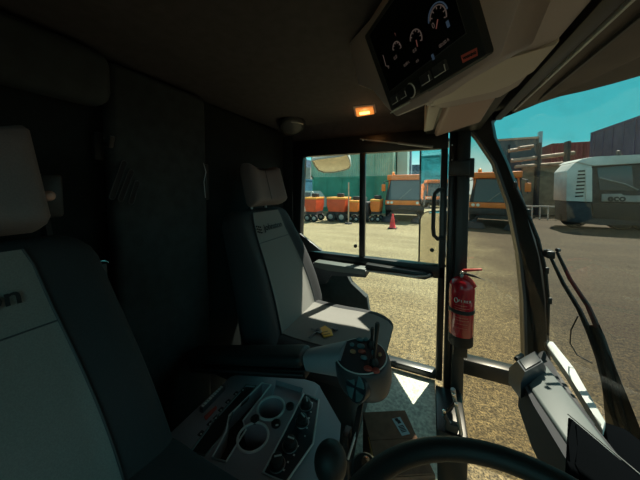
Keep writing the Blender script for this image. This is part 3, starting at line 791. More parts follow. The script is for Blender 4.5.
for f in (.12, .26): sq.box(a_.lerp(d_, f).lerp(b_.lerp(c_, f), .45 if f < .2 else .55)+V((0, 0, .0014)), (.014, .013, .0006), Matrix.Rotation(math.atan2((b_-a_).y, (b_-a_).x), 3, 'Z'))
for f in (.5, .58, .66, .74, .82): bars.box(a_.lerp(d_, f).lerp(b_.lerp(c_, f), .5)+V((0, 0, .0014)), (.022, .003, .0006), Matrix.Rotation(math.atan2((b_-a_).y, (b_-a_).x), 3, 'Z'))
sq.build('sticker_symbols', 'ink', stc); bars.build('sticker_text', 'ink', stc)
# torn flap showing raw board on the near-left corner, and folded flap to the front
MB().prism([tl+ey*.10-ex*.004, bl-ex*.004, bl-ex*.004-V((0, 0, .10))+ex*.0], (.003, 0, 0)).build('torn_flap', 'cardin', bx)
f0 = bl+ex*(wd*.55)
MB().prism([f0+ey*.003-V((0, 0, .02)), f0+ex*.09+ey*.003-V((0, 0, .02)), f0+ex*.09+ey*.07-V((0, 0, .06)), f0+ey*.05-V((0, 0, .06))], (0, 0, .003)).build('front_flap', 'cardin', bx)

# ================================================================== fire extinguisher on the pillar
YE = YS-.09
cx_, ztop, zbot = at(461.5, 300, Y=YE).x, at(461.5, 277, Y=YE).z, at(461.5, 343, Y=YE).z
er = abs(at(474.5, 310, Y=YE).x-at(448.5, 310, Y=YE).x)/2
fe = thing('fire_extinguisher', 'small red fire extinguisher strapped to the black door pillar', 'fire extinguisher', (cx_, YE, zbot))
H = ztop-zbot
MB().lathe((cx_, YE, zbot), (0, 0, 1), [(er*.9, .0), (er*.985, .006), (er*.985, H*.16), (er*.985, H*.16)], 36).build('base_boot', 'ink', fe)
cyl = MB().lathe((cx_, YE, zbot), (0, 0, 1), [(er*.95, H*.155), (er, H*.165), (er, H*.84), (er*.94, H*.91), (er*.75, H*.965), (er*.4, H)], 36).build('cylinder', 'red', fe)
MB().lathe((cx_, YE, zbot+H*.50), (0, 0, 1), [(er*1.015, 0), (er*1.04, .003), (er*1.04, .017), (er*1.015, .02)], 36).build('strap', 'ink', fe)
MB().lathe((cx_, YE, zbot+H*.995), (0, 0, 1), [(.011, 0), (.012, .008), (.010, .012), (.012, .016), (.012, .034), (.008, .036)], 18).build('valve', 'chrome', fe)
zv = zbot+H+.03
MB().prism([V((cx_-.006, YE-.006, zv-.004)), V((cx_+.008, YE-.006, zv-.006)), V((cx_+.05, YE-.006, zv-.010)), V((cx_+.100, YE-.006, zv-.032)), V((cx_+.085, YE-.006, zv-.026)), V((cx_+.008, YE-.006, zv-.016))], (0, .012, 0), .0015).build('carry_handle', 'ink', fe)
MB().prism([V((cx_-.01, YE-.006, zv+.000)), V((cx_+.006, YE-.006, zv+.013)), V((cx_+.085, YE-.006, zv+.026)), V((cx_+.088, YE-.006, zv+.018)), V((cx_+.012, YE-.006, zv+.001))], (0, .012, 0), .0015).build('squeeze_lever', 'redpl', fe)
MB().tube([V((cx_+.008, YE-.01, zv-.02)), V((cx_+.034, YE-.02, zv-.04)), V((cx_+.056, YE-.022, zv-.066))], [.012, .014, .010], 12).build('nozzle', 'redpl', fe)
MB().lathe((cx_-.004, YE-.012, zv-.018), (0, -1, 0), [(.009, 0), (.009, .006), (.006, .008)], 14).build('pressure_gauge', 'steel', fe)
# curved white print on the cylinder, facing the driver
cdir = math.atan2(EYE.y-YE, EYE.x-cx_)
def E(a, h, d=.0012): return V((cx_+(er+d)*math.cos(cdir+a), YE+(er+d)*math.sin(cdir+a), zbot+H*h))
MB().tube([E(-.42+.13*math.cos(R(t_)), .70+.035*math.sin(R(t_))) for t_ in range(0, 360, 24)], .0018, 6, True).build('emblem_ring', 'white', cyl)
for i, ch in enumerate('FIREX'):
    a = -.19+.20*i; p = E(a, .70); xd = V((-math.sin(cdir+a), math.cos(cdir+a), 0))
    text_mesh('label_letter', ch, p-xd*.003, xd, (0, 0, 1), .017, 'white', cyl)
for h, a0_, a1_ in ((.63, -.45, .45), (.59, -.5, .62), (.56, -.5, .3), (.45, -.5, .55), (.41, -.5, .62), (.36, -.3, .5), (.30, -.45, .5)):
    pr = MB()
    pr.grid([[E(a0_+(a1_-a0_)*i/8, h, .0008) for i in range(9)], [E(a0_+(a1_-a0_)*i/8, h+.009, .0008) for i in range(9)]])
    pr.build('label_line', 'labelred', cyl)
eb = thing('extinguisher_bracket', 'black bracket and foot holding the red extinguisher on the pillar', 'bracket', (cx_, YS-.03, zbot-.03))
MB().bounds((cx_-.03, YS-.045, zbot-.05), (cx_+.03, YS-.031, zbot+H*.75), .003).build('back_plate', 'blackpaint', eb)
MB().bounds((cx_-.035, YE-.04, zbot-.055), (cx_+.03, YS-.04, zbot-.004), .006).build('foot_shelf', 'black', eb)

# door stay by the pillar foot
ds = thing('door_stay', 'folding steel door stay by the pillar foot above the steering wheel', 'door stay', at(452, 425, Y=1.24))
YD = 1.24
def Dp(px, py): return at(px, py, Y=YD)
MB().tube([Dp(453, 389), Dp(455, 400), Dp(458, 415), Dp(461, 434)], [.010, .008, .009, .009], 10).build('stay_arm', 'steel', ds)
MB().tube([Dp(455, 402), Dp(444, 414)], .006, 8).build('stay_link', 'blackpaint', ds)
MB().tube([Dp(444, 414), Dp(452, 429)], .010, 8).build('stay_link', 'blackpaint', ds)
MB().tube([Dp(446, 416), Dp(455, 430)], .004, 8).build('stay_spring', 'steel', ds)
for p in ((453.5, 393), (444, 409), (456, 402)): MB().lathe(Dp(*p)-V((0, .010, 0)), (0, -1, 0), [(.008, 0), (.008, .006), (.003, .008)], 10).build('stay_bolt', 'chrome', ds)
MB().bounds((Dp(446, 420).x-.005, YD-.01, .56), (Dp(446, 420).x+.05, YD+.02, .60), .006).build('stay_foot', 'black', ds)
# ================================================================== dash along the windscreen foot
ZD = .97
da = thing('dashboard', 'grey dash beam under the windscreen, striped by shadows, ending in a black vent pod', 'dashboard', (.38, 1.0, .9))
T = [at(528, 384, Z=ZD), at(546, 364, Z=ZD), at(592, 423, Z=ZD), at(571, 447, Z=ZD)]
far_l, far_r, near_r, near_l = T
near_l = near_l+(near_l-far_l)*.5; near_r = near_r+(near_r-far_r)*.35
top = [far_l, far_r, near_r, near_l]
MB().prism(top, (0, 0, -.03), .008, 3).build('dash_top', 'dashgrey', da)
low = [at(512, 366, Z=ZD), at(545, 368, Z=ZD)]
sideo = V((-.035, 0, 0))
MB().loft([[far_l+V((-.01, .05, -.008)), far_r+V((.03, .05, -.008)), far_r+V((.03, .05, -.13)), far_l+V((-.012, .05, -.13))],
           [far_l*.75+near_l*.25+V((-.022, 0, -.010)), far_r*.75+near_r*.25+V((.01, 0, -.010)), far_r*.75+near_r*.25+V((.01, 0, -.16)), far_l*.75+near_l*.25+V((-.02, 0, -.16))],
           [near_l+V((-.03, 0, -.010)), near_r+V((.01, 0, -.010)), near_r+V((.01, 0, -.20)), near_l+V((-.01, 0, -.20))]]).build('dash_side', 'dashside', da)
# vent pod at the far end
pb0 = [at(509, 368, Z=.985), at(521, 383, Z=.985), at(546, 368, Z=.985), at(535, 352, Z=.985)]
ptp = [at(517, 361, Z=1.03), at(525, 372, Z=1.03), at(543, 362, Z=1.03), at(535, 351, Z=1.03)]
pod = MB().loft([[p-V((0, 0, .06)) for p in pb0], pb0, ptp]).build('vent_pod', 'podtop', da, 30)
cen = sum(ptp, V((0, 0, 0)))/4
MB().prism([cen+(p-cen)*.85+V((0, 0, .001)) for p in ptp], (0, 0, .004), .001).build('pod_lid', 'black', pod)
pa, pb_ = at(516, 359, Z=1.02), at(522, 355, Z=1.02)
MB().tube([pa, pb_], .008, 10).build('pod_grip', 'black', pod)
# outside scuttle ledge and the black cowl under the wiper
scu = thing('scuttle', 'pale sunlit ledge with black wiper cowl outside the windscreen beside the dash', 'scuttle', at(575, 380, Z=.9))
MB().prism([at(*q, Z=.93) for q in ((544, 341), (553, 341), (574, 368), (606, 421), (603, 430), (592, 412), (566, 371))], (0, 0, -.03), .006).build('scuttle_ledge', 'cream', scu)
MB().prism([at(*q, Z=.90) for q in ((603, 421), (625, 428), (660, 455), (690, 500), (640, 500), (608, 440))], (0, 0, -.05), .006).build('cowl', 'matte', scu)

ib = thing('instrument_pod', 'black angular instrument housing at the bottom right corner', 'instrument housing', (.31, .65, .95))
it = [V((.325, .786, 1.12)), at(640, 475, Z=1.12), V((.43, .52, 1.12)), V((.26, .47, 1.12)), at(566, 460, Z=1.12), at(572, 440, Z=1.12)]
ibm = MB().prism(it, (0, 0, -.20), .006, 2).build('pod_housing', 'matte', ib)
MB().tube([p+V((0, 0, .001)) for p in it[:3]], .0016, 8).build('edge_trim', 'dashgrey', ibm)
c_ = sum(it, V((0, 0, 0)))/len(it)
MB().prism([c_+(p-c_)*.80+V((0, 0, .0005)) for p in it], (0, 0, .004), .002).build('pod_lid', 'matte', ibm)

# ================================================================== wiper on the windscreen
wp = thing('wiper', 'black wiper with twin arms outside the windscreen, blade parked along the pillar', 'wiper', (.66, 1.2, .8))
def W(px, py, off=.03):
    # first crossing of the bowed glass, then a little outside it
    d = ray(px, py); t = .2
    for _ in range(3000):
        p = EYE+d*t
        if p.x > bowx(min(1.55, max(-.31, p.y)), p.z)+off: break
        t += .001
    return p
h0 = W(549, 254)
arm1 = [W(549, 254), W(563, 283), W(579, 309), W(590, 333), W(600, 358, .035), W(612, 400, .04), W(632, 455, .05)]
arm2 = [W(557, 252), W(570, 279), W(588, 306), W(601, 336), W(610, 365, .035), W(622, 400, .04), W(640, 452, .05)]
MB().tube(arm1, [.006, .008, .009, .011, .014, .018, .022], 8).build('wiper_arm', 'rubber', wp)
MB().tube(arm2, [.006, .008, .009, .011, .014, .018, .022], 8).build('wiper_arm', 'rubber', wp)
MB().loft([[W(590, 325, .045), W(600, 325, .045), W(600, 325, .03), W(590, 325, .03)], [W(597, 352, .05), W(608, 352, .05), W(608, 352, .03), W(597, 352, .03)],
           [W(603, 395, .055), W(627, 395, .055), W(627, 395, .03), W(603, 395, .03)], [W(606, 430, .06), W(644, 438, .06), W(644, 438, .03), W(606, 430, .03)],
           [W(612, 470, .07), W(650, 470, .07), W(650, 470, .03), W(612, 470, .03)]]).build('arm_cover', 'blackpaint', wp)
MB().tube([W(578, 316, .02), W(571, 330, .03), W(570, 343, .03), W(577, 355, .03), W(592, 363, .03)], .0025, 8).build('washer_hose', 'rubber', wp)
MB().box(h0+V((.0, 0, .0)), (.03, .05, .035), None, .006).build('arm_head', 'black', wp)
for px, py in ((549, 251), (559, 250)): MB().lathe(W(px, py), (-.8, -.6, 0), [(.008, 0), (.008, .012), (.004, .015)], 12).build('pivot', 'dkgrey', wp)
bl_ = [W(500, 160, .02), W(514, 185, .02), W(527, 212, .02), W(538, 240, .02), W(545, 270, .02), W(548, 300, .02), W(548, 335, .02)]
MB().tube(bl_, [.004, .007, .008, .009, .009, .008, .005], 8).build('wiper_blade', 'rubber', wp)
for k in (1, 2, 4, 5):
    MB().box(bl_[k]+V((.004, -.004, 0)), (.016, .016, .03), None, .003).build('blade_clip', 'black', wp)

# ================================================================== overhead console with display
oc = thing('overhead_console', 'taupe overhead moulding with pale underside at the top of the picture', 'overhead console', (.1, .7, 2.09))
BL, BR = at(391, 112, Z=1.88), at(487, 55, Z=1.88)
eh = (BR-BL).normalized(); hd = V((eh.y, -eh.x, 0)); ev = (hd*.078+V((0, 0, .18))).normalized(); en = eh.cross(ev)
if en.dot(EYE-BL) < 0: en = -en
W_, H_ = (BR-BL).length, .196
def DS(a, b, n=0): return BL+eh*a+ev*b+en*n
def dpx(px, py, n=0): return onplane(px, py, BL+en*n, en)
# moulding behind and around the display
MB().prism([V(p) for p in ((-.10, .70, 1.955), (.085, .455, 1.955), (.13, .22, 1.955), (.215, .20, 1.955), (.215, .84, 1.955), (.19, .92, 1.955), (.05, .95, 1.955), (.0, .96, 1.955))], (0, 0, .145), .012, 3).build('moulding', 'housing', oc)
fl = [(-.055, -.005), (-.030, -.012), (-.006, -.004), (0, H_), (W_, H_), (W_+.012, -.004), (W_+.075, .03), (W_+.10, H_+.03), (.05, H_+.035), (-.07, H_*.62)]
fl = [dpx(384, 106, -.015), dpx(373, 88, -.015), dpx(358, 86, -.015), dpx(348, 43, -.015), dpx(388, 0, -.015), dpx(420, -30, -.015), dpx(500, -60, -.015), dpx(520, 0, -.015), dpx(500, 58, -.015), dpx(440, 93, -.015), dpx(428, 103, -.015), dpx(396, 117, -.015)]
MB().prism(fl, -en*.07, .006, 2).build('display_surround', 'housing', oc)
fl2 = [dpx(350, 43, -.03), dpx(358, 72, -.03), dpx(366, 76, -.03), dpx(388, 0, -.03), dpx(405, -30, -.03), dpx(372, -60, -.03), dpx(322, 0, -.03)]
MB().prism(fl2, -en*.05, .005).build('surround_flange', 'bin', oc)
# underside strips
def U(px, py, z=1.95): return at(px, py, Z=z)
MB().prism([U(430, 106), U(441, 91), U(472, 79), U(500, 60), U(534, 52), U(560, 42), U(534, 72), U(510, 86), U(494, 92), U(443, 103)], (0, 0, .03), .004).build('underside_panel', 'beige', oc)
MB().prism([U(428, 107, 1.955), U(442, 102, 1.955), U(433, 130, 1.955), U(424, 132, 1.955)], (0, 0, .12), .004).build('underside_strip', 'beige', oc)
rec = MB().prism([U(500, 58, 1.948), U(505, 20, 1.948), U(512, -10, 1.948), U(535, 0, 1.948), U(538, 25, 1.948), U(522, 45, 1.948)], (0, 0, .02), .004).build('speaker_recess', 'bin', oc)
# storage bin towards the door
bn = MB().loft([[U(436, 137, 1.965), U(448, 108, 1.965), U(498, 94, 1.965), U(480, 122, 1.965)],
                [V((-.0, 1.53, 2.02)), V((.02, .98, 2.02)), V((.205, .90, 2.02)), V((.22, 1.50, 2.02))],
                [V((-.0, 1.53, 2.1)), V((.02, .98, 2.1)), V((.205, .90, 2.1)), V((.22, 1.50, 2.1))]])
bn._bev(list(bn.bm.verts), .008, 3)
bn.build('storage_bin', 'bin', oc)
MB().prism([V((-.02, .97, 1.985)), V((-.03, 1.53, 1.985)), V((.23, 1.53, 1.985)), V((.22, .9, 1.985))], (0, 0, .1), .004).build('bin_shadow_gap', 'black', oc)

dp = thing('display_monitor', 'black display with dim dial gauges set in the overhead moulding', 'monitor', DS(W_/2, 0))
MB().prism([DS(0, 0), DS(W_, 0), DS(W_, H_), DS(0, H_)], -en*.035, .005, 2).build('bezel', 'black', dp)
scr = MB().prism([DS(.025, .045, .0003), DS(W_-.02, .045, .0003), DS(W_-.02, H_-.012, .0003), DS(.025, H_-.012, .0003)], en*.0012).build('screen', 'screen', dp)
fb = MB()
q = [DS(.025, .045, .0015), DS(W_-.02, .045, .0015), DS(W_-.02, H_-.012, .0015), DS(.025, H_-.012, .0015)]
fb.tube(q, .0008, 6, True); fb.build('screen_frame', 'dkgrey', scr)
def dial(px, py, r, lo, hi, m, need=None):
    c = dpx(px, py, .0018); g = MB()
    g.tube([c+eh*r*math.cos(R(a))+ev*r*math.sin(R(a)) for a in range(lo, hi+1, 12)], .0011, 6)
    for a in range(lo, hi+1, 36):
        d = eh*math.cos(R(a))+ev*math.sin(R(a)); g.tube([c+d*r*.72, c+d*r*.9], .0009, 6)
    g.build('dial', m, scr)
    if need is not None:
        d = eh*math.cos(R(need))+ev*math.sin(R(need)); MB().tube([c-d*r*.1, c-d*r*.85], .0010, 6).build('dial_needle', 'glowr', scr)
dial(397, 49, .014, -20, 170, 'glow')
dial(416, 39, .016, -40, 170, 'glow', 80)
dial(438, 18, .018, -30, 170, 'glow', 50)
c = dpx(438, 18, .0018)
MB().tube([c+eh*.0215*math.cos(R(a))+ev*.0215*math.sin(R(a)) for a in range(0, 171, 12)], .0012, 6).build('dial_arc', 'glowb', scr)
def dtext(px, py, s, size, m='glow'): text_mesh('readout', s, dpx(px, py, .0018), eh, ev, size, m, scr, .0001)
dtext(394, 59, '0.0', .010); dtext(413, 52, '0.0', .009); dtext(432, 27, '0', .013); dtext(404, 66, '0.00 L', .008); dtext(416, 62, '0.0', .007)
dtext(439, 47, '00:00 h', .008); dtext(388, 68, '0', .009); dtext(395, 35, '!', .010, 'glowr')
MB().tube([dpx(383, 55, .0018), dpx(386, 66, .0018), dpx(389, 66, .0018)], .0009, 6).build('level_bar', 'glow', scr)
for px, py in ((433, 57), (448, 24)):
    c = dpx(px, py, .0018); MB().prism([c+eh*.003+ev*.005, c-eh*.003+ev*.005, c-eh*.003-ev*.005, c+eh*.003-ev*.005], en*.0004).build('blue_icon', 'glowb', scr)
# row of keys along the lower bezel
for a, wd in ((.022, .03), (.06, .028), (.138, .030), (.176, .034)):
    k_ = MB().box(DS(a+wd/2, .022, .002), (wd, .018, .006), Matrix((eh, ev, en)).transposed(), .0015).build('key_button', 'dkgrey', dp)
    MB().tube([DS(a+.003, .013, .0055), DS(a+wd-.003, .013, .0055), DS(a+wd-.002, .024, .0055)], .0009, 6).build('key_edge', 'trimlight', k_)
kc = DS(.114, .016, 0)
kn = MB().lathe(kc, en, [(.016, 0), (.016, .012), (.013, .016), (.004, .017)], 24).build('selector_dial', 'black', dp)
MB().tube([kc+en*.014+eh*.0145*math.cos(R(a))+ev*.0145*math.sin(R(a)) for a in range(-110, 91, 12)], .0013, 6).build('dial_highlight', 'trimlight', kn)
MB().tube([DS(.0, -.002, .002), DS(.085, -.003, .002)], .0016, 6).build('lower_lip', 'trimlight', dp)
MB().tube([DS(.15, -.003, .002), DS(W_, -.002, .002)], .0012, 6).build('lower_lip', 'dashgrey', dp)
lb = thing('warning_label', 'small faded red warning label on the display bezel corner', 'label', dpx(470, 53))
lq = [dpx(461, 55.5, .001), dpx(477, 47.5, .001), dpx(478, 55.5, .001), dpx(463, 63, .001)]
lo = MB().prism(lq, en*.0008).build('label_sheet', 'labelred', lb)
text_mesh('label_text', 'WARNING', (lq[0]+lq[3])/2+(lq[1]-lq[0])*.1+en*.0012, lq[1]-lq[0], ev, (lq[1]-lq[0]).length*.17, 'ink', lo, .0001, bold=.0004)

# lamp and loudspeaker in the headliner
lp = thing('interior_lamp', 'small glowing amber lamp in the headliner above the door window', 'lamp', at(364, 110, Z=ZC))
q = [at(353, 107, Z=ZC-.004), at(375, 104.5, Z=ZC-.004), at(376.5, 113, Z=ZC-.004), at(355, 116.5, Z=ZC-.004)]
MB().prism(q, (0, 0, .02), .003).build('lamp_bezel', 'housing', lp)
cen = sum(q, V((0, 0, 0)))/4
MB().prism([cen+(p-cen)*.80-V((0, 0, .003)) for p in q], (0, 0, -.006), .002).build('lamp_lens', 'amber', lp)
MB().tube([cen+(q[0]+q[3]-cen*2)*.22-V((0, 0, .011)), cen+(q[1]+q[2]-cen*2)*.22-V((0, 0, .011))], .009, 10).build('bulb', 'bulb', lp)
pl_ = bpy.data.lights.new('lamp_glow', 'POINT'); pl_.energy = .08; pl_.color = (1, .5, .2); pl_.shadow_soft_size = .02
po = bpy.data.objects.new('lamp_glow', pl_); C.objects.link(po); po.location = cen-V((0, 0, .05))
lsx = thing('loudspeaker', 'round dark ceiling speaker with a bright rim above the far headrest', 'speaker', at(292, 126, Z=ZC-.05))
cs = at(292, 126, Z=2.065); sa = V((.35, -.45, -1)).normalized()
MB().lathe(cs-sa*.02, sa, [(.085, 0), (.08, .025), (.068, .034), (.066, .030)], 30).build('speaker_ring', 'black', lsx)
MB().lathe(cs-sa*.02, sa, [(.066, .028), (.04, .033), (.01, .035)], 30).build('speaker_grille', 'dkgrey', lsx)
uu = sa.orthogonal().normalized(); ww = sa.cross(uu)
MB().tube([at(291, 122, Z=2.045), at(297, 122.5, Z=2.045), at(303, 124, Z=2.045)], .003, 6).build('rim_glint', 'steel', lsx)

# ================================================================== mirrors outside the door
YM = 1.72
def mirror(name, label, outl, y, nrm, sag=0, frame='black', inner=None):
    cen2 = (sum(p[0] for p in outl)/len(outl), sum(p[1] for p in outl)/len(outl))
    c0 = at(*cen2, Y=y); nrm = V(nrm).normalized()
    t = thing(name, label, 'mirror', c0)
    def P(f, d=0): 
        return [onplane(cen2[0]+(p[0]-cen2[0])*f, cen2[1]+(p[1]-cen2[1])*f, c0, nrm)+nrm*d for p in outl]
    MB().loft([P(.85, -.05), P(.98, -.03), P(1.0, 0), P(.995, .010), P(.95, .010), P(.94, .004)]).build('mirror_housing', frame, t)
    g = [P(.945*f, .0055+sag*(1-f*f)) for f in (1, .8, .6, .4, .2, .02)]
    MB().loft(g, cap=True).build('mirror_glass', 'mirror', t, 80)
    return t, P, nrm, c0
def arc(cx, cy, r, a0, a1, n=6): return [(cx+r*math.cos(R(a0+(a1-a0)*i/n)), cy-r*math.sin(R(a0+(a1-a0)*i/n))) for i in range(n+1)]
up_ = [(421, 140), (452, 138)]+arc(446, 200, 8, 0, -90)+arc(428, 201, 8, -90, -180)
mirror('door_mirror', 'tall door mirror outside the window showing teal sky and yard', up_, YM, (-.75, -.66, 0))
MB().tube([at(456, 190, Y=YM+.03), at(457, 282, Y=YM+.03), V((.14, YS+.06, 1.16))], .010, 10).build('mirror_arm', 'black', [o for o in bpy.data.objects if o.name == 'door_mirror'][0])
lo_ = arc(430, 221, 10, 180, 90)+arc(441, 221, 10, 90, 0)+[(451, 267), (419, 267)]
mirror('wide_angle_mirror', 'lower rounded mirror outside the window, below the tall mirror', lo_, YM+.01, (-.70, -.70, -.13), .006)
km = [(311.5, 160)]+[(317, 158.5), (325, 157.5), (333, 156.5), (341, 155.5), (347.5, 153.5)]+[(350.5, 160), (351, 165), (349.5, 168), (344, 170), (337, 171.5), (330, 172.3), (323, 172), (318, 170), (315, 166)]
t, P, n_, c0 = mirror('kerb_mirror', 'curved kerb mirror hanging outside the top left of the window', km, 2.05, (.05, -.50, -.86), .012, 'cream')
MB().tube([c0+V((0, .03, .02)), c0+V((.05, -.05, .3)), c0+V((.1, -.42, .45))], .012, 10).build('mirror_stem', 'black', t)
# ================================================================== the yard
def gpt(px, py): return at(px, py, Z=0)

def wheel(parent, c, r, wdt, axis=(0, 1, 0)):
    c = V(c); ax = V(axis)
    w_ = MB().lathe(c-ax*wdt/2, ax, [(r*.55, 0), (r*.92, 0), (r, wdt*.2), (r, wdt*.8), (r*.92, wdt), (r*.55, wdt)], 24).build('wheel', 'tyre', parent)
    MB().lathe(c-ax*wdt*.52, ax, [(r*.15, -.02), (r*.5, 0), (r*.56, wdt*.1), (r*.56, wdt), (r*.2, wdt*1.04)], 18).build('wheel_hub', 'grey', w_)

def container(name, label, x0, x1, y0, y1, z0, m, group=None, face='y', h=2.6):
    t = thing(name, label, 'container', ((x0+x1)/2, (y0+y1)/2, z0), group)
    MB().bounds((x0+.04, y0+.04, z0+.06), (x1-.04, y1-.04, z0+h-.06)).build('container_wall', m, t)
    f = MB()
    for x in (x0, x1-.14):
        for y in (y0, y1-.14): f.bounds((x, y, z0), (x+.14, y+.14, z0+h))
    for z in (z0, z0+h-.12):
        for y in (y0, y1-.12): f.bounds((x0, y, z), (x1, y+.12, z+.12))
        for x in (x0, x1-.12): f.bounds((x, y0, z), (x+.12, y1, z+.12))
    f.build('container_frame', m, t)
    if face == 'y':
        for k in range(4):
            MB().bounds((x0+(x1-x0)*(.2+.2*k)-.02, y0-.02, z0+.15), (x0+(x1-x0)*(.2+.2*k)+.02, y0+.03, z0+h-.15)).build('rib', m, t)
    else:
        for k in range(8):
            yy = y0+(y1-y0)*(k+.5)/8; MB().bounds((x0-.0, yy-.03, z0+.12), (x0+.05, yy+.03, z0+h-.12)).build('rib', m, t)
    return t

container('shipping_container', 'green corrugated container on the ground, seen through the door window', -8.4, -2.35, 17.4, 19.8, 0, 'green')
container('shipping_container', 'paler green container stacked upon the green one behind the kerb mirror', -8.5, -2.3, 17.4, 19.8, 2.6, 'palegreen')
container('shipping_container', 'blue container at the far left of the door window', -16.5, -10.4, 20, 22.4, 0, 'blue')
container('shipping_container', 'violet grey container high on the right above the white lorry', 9.1, 11.5, 14.6, 21.2, 2.6, 'purple', face='x')
container('shipping_container', 'lower violet grey container hidden mostly behind the white lorry', 9.1, 11.5, 14.6, 21.2, 0, 'purple', face='x')
container('shipping_container', 'dark red container beside the raised violet grey container', 7.7, 10.6, 22.5, 24.9, 2.25, 'redcon')
container('shipping_container', 'dark container under the dark red container', 7.8, 10.6, 22.4, 24.9, -.35, 'greycon')

def slab(name, label, cat, a, b, m, bev=0):
    o = MB().bounds(a, b, bev)
    return o
# distant buildings
t = thing('tower_block', 'dark blue grey tower rising right of the green containers', 'building', (-3.6, 34, 0))
MB().bounds((-4.0, 34, 0), (-2.35, 36, 16)).build('tower_wall', 'tower', t)
for k in range(7): MB().bounds((-3.9, 33.95, 3+1.1*k), (-2.45, 34.02, 3.5+1.1*k)).build('window_band', 'vglass', t)
t = thing('site_cabin', 'pale teal clad cabin edge between green container and tower', 'building', (-2.1, 19, 0))
MB().bounds((-2.25, 19, 0), (-1.55, 21, 5.2)).build('cabin_wall', 'paleteal', t); MB().bounds((-2.2, 18.96, 2.45), (-1.55, 19, 2.6)).build('cabin_trim', 'cream', t)
t = thing('far_building', 'low dark building on the skyline behind the orange sweeper', 'building', (-1, 45, 0))
MB().bounds((-2.9, 45, 0), (-1.2, 50, 5.8)).build('building_wall', 'tower', t); MB().bounds((-1.2, 45, 0), (.0, 50, 5.2)).build('building_wing', 'blue', t); MB().bounds((-.2, 45.5, 0), (1.2, 50, 7.2)).build('building_wing', 'dark', t)
t = thing('far_building', 'dark stepped building at the far left beyond the blue container', 'building', (-18, 30, 0))
MB().bounds((-18.3, 30, 0), (-16.6, 34, 6.0)).build('building_wall', 'tower', t); MB().bounds((-16.6, 30, 0), (-14.8, 34, 4.6)).build('building_wing', 'grey', t)
# rack of long pipes and sheeting seen through the windscreen
t = thing('sheeted_hoarding', 'grey corrugated hoarding behind the pipe rack', 'hoarding', (6.2, 24, 0))
MB().bounds((4.6, 24, 0), (7.55, 24.12, 5.6)).build('hoarding_sheet', 'greycon', t)
MB().bounds((7.4, 23.85, 0), (7.6, 24.2, 6.0)).build('hoarding_post', 'steel', t)
MB().bounds((4.6, 23.9, 5.5), (7.6, 24.15, 5.65)).build('top_rail', 'pipe', t)
t = thing('pipe_rack', 'rack of long rusty pale pipes in front of the hoarding', 'pipe rack', (6.2, 20, 0))
for (a_, b_), r_ in ((((511, 161), (574, 153)), .13), (((515, 167), (566, 163)), .11), (((508, 151), (530, 148)), .12), (((519, 148), (533, 146)), .1)):
    MB().tube([at(*a_, Y=20), at(*b_, Y=20.6)], r_, 10).build('pipe', 'pipe', t)
for x in (4.6, 6.2, 7.6): MB().bounds((x, 20.0, 0), (x+.14, 20.5, 4.6)).build('rack_post', 'dark', t)
MB().bounds((5.6, 20.7, 0), (8.2, 22.1, 3.3)).build('stacked_timber', 'tan', t)
MB().bounds((4.2, 20.9, 0), (5.6, 22.1, 3.6)).build('stacked_sheets', 'darkblue', t)
t = thing('site_railing', 'low white railing by the front of the white lorry', 'railing', (5.6, 17.5, 0))
for k in range(7): MB().bounds((4.9+.35*k, 17.5, 0), (4.95+.35*k, 17.55, .75)).build('rail_post', 'cream', t)
MB().bounds((4.9, 17.49, .68), (7.1, 17.56, .76)).build('rail', 'cream', t)

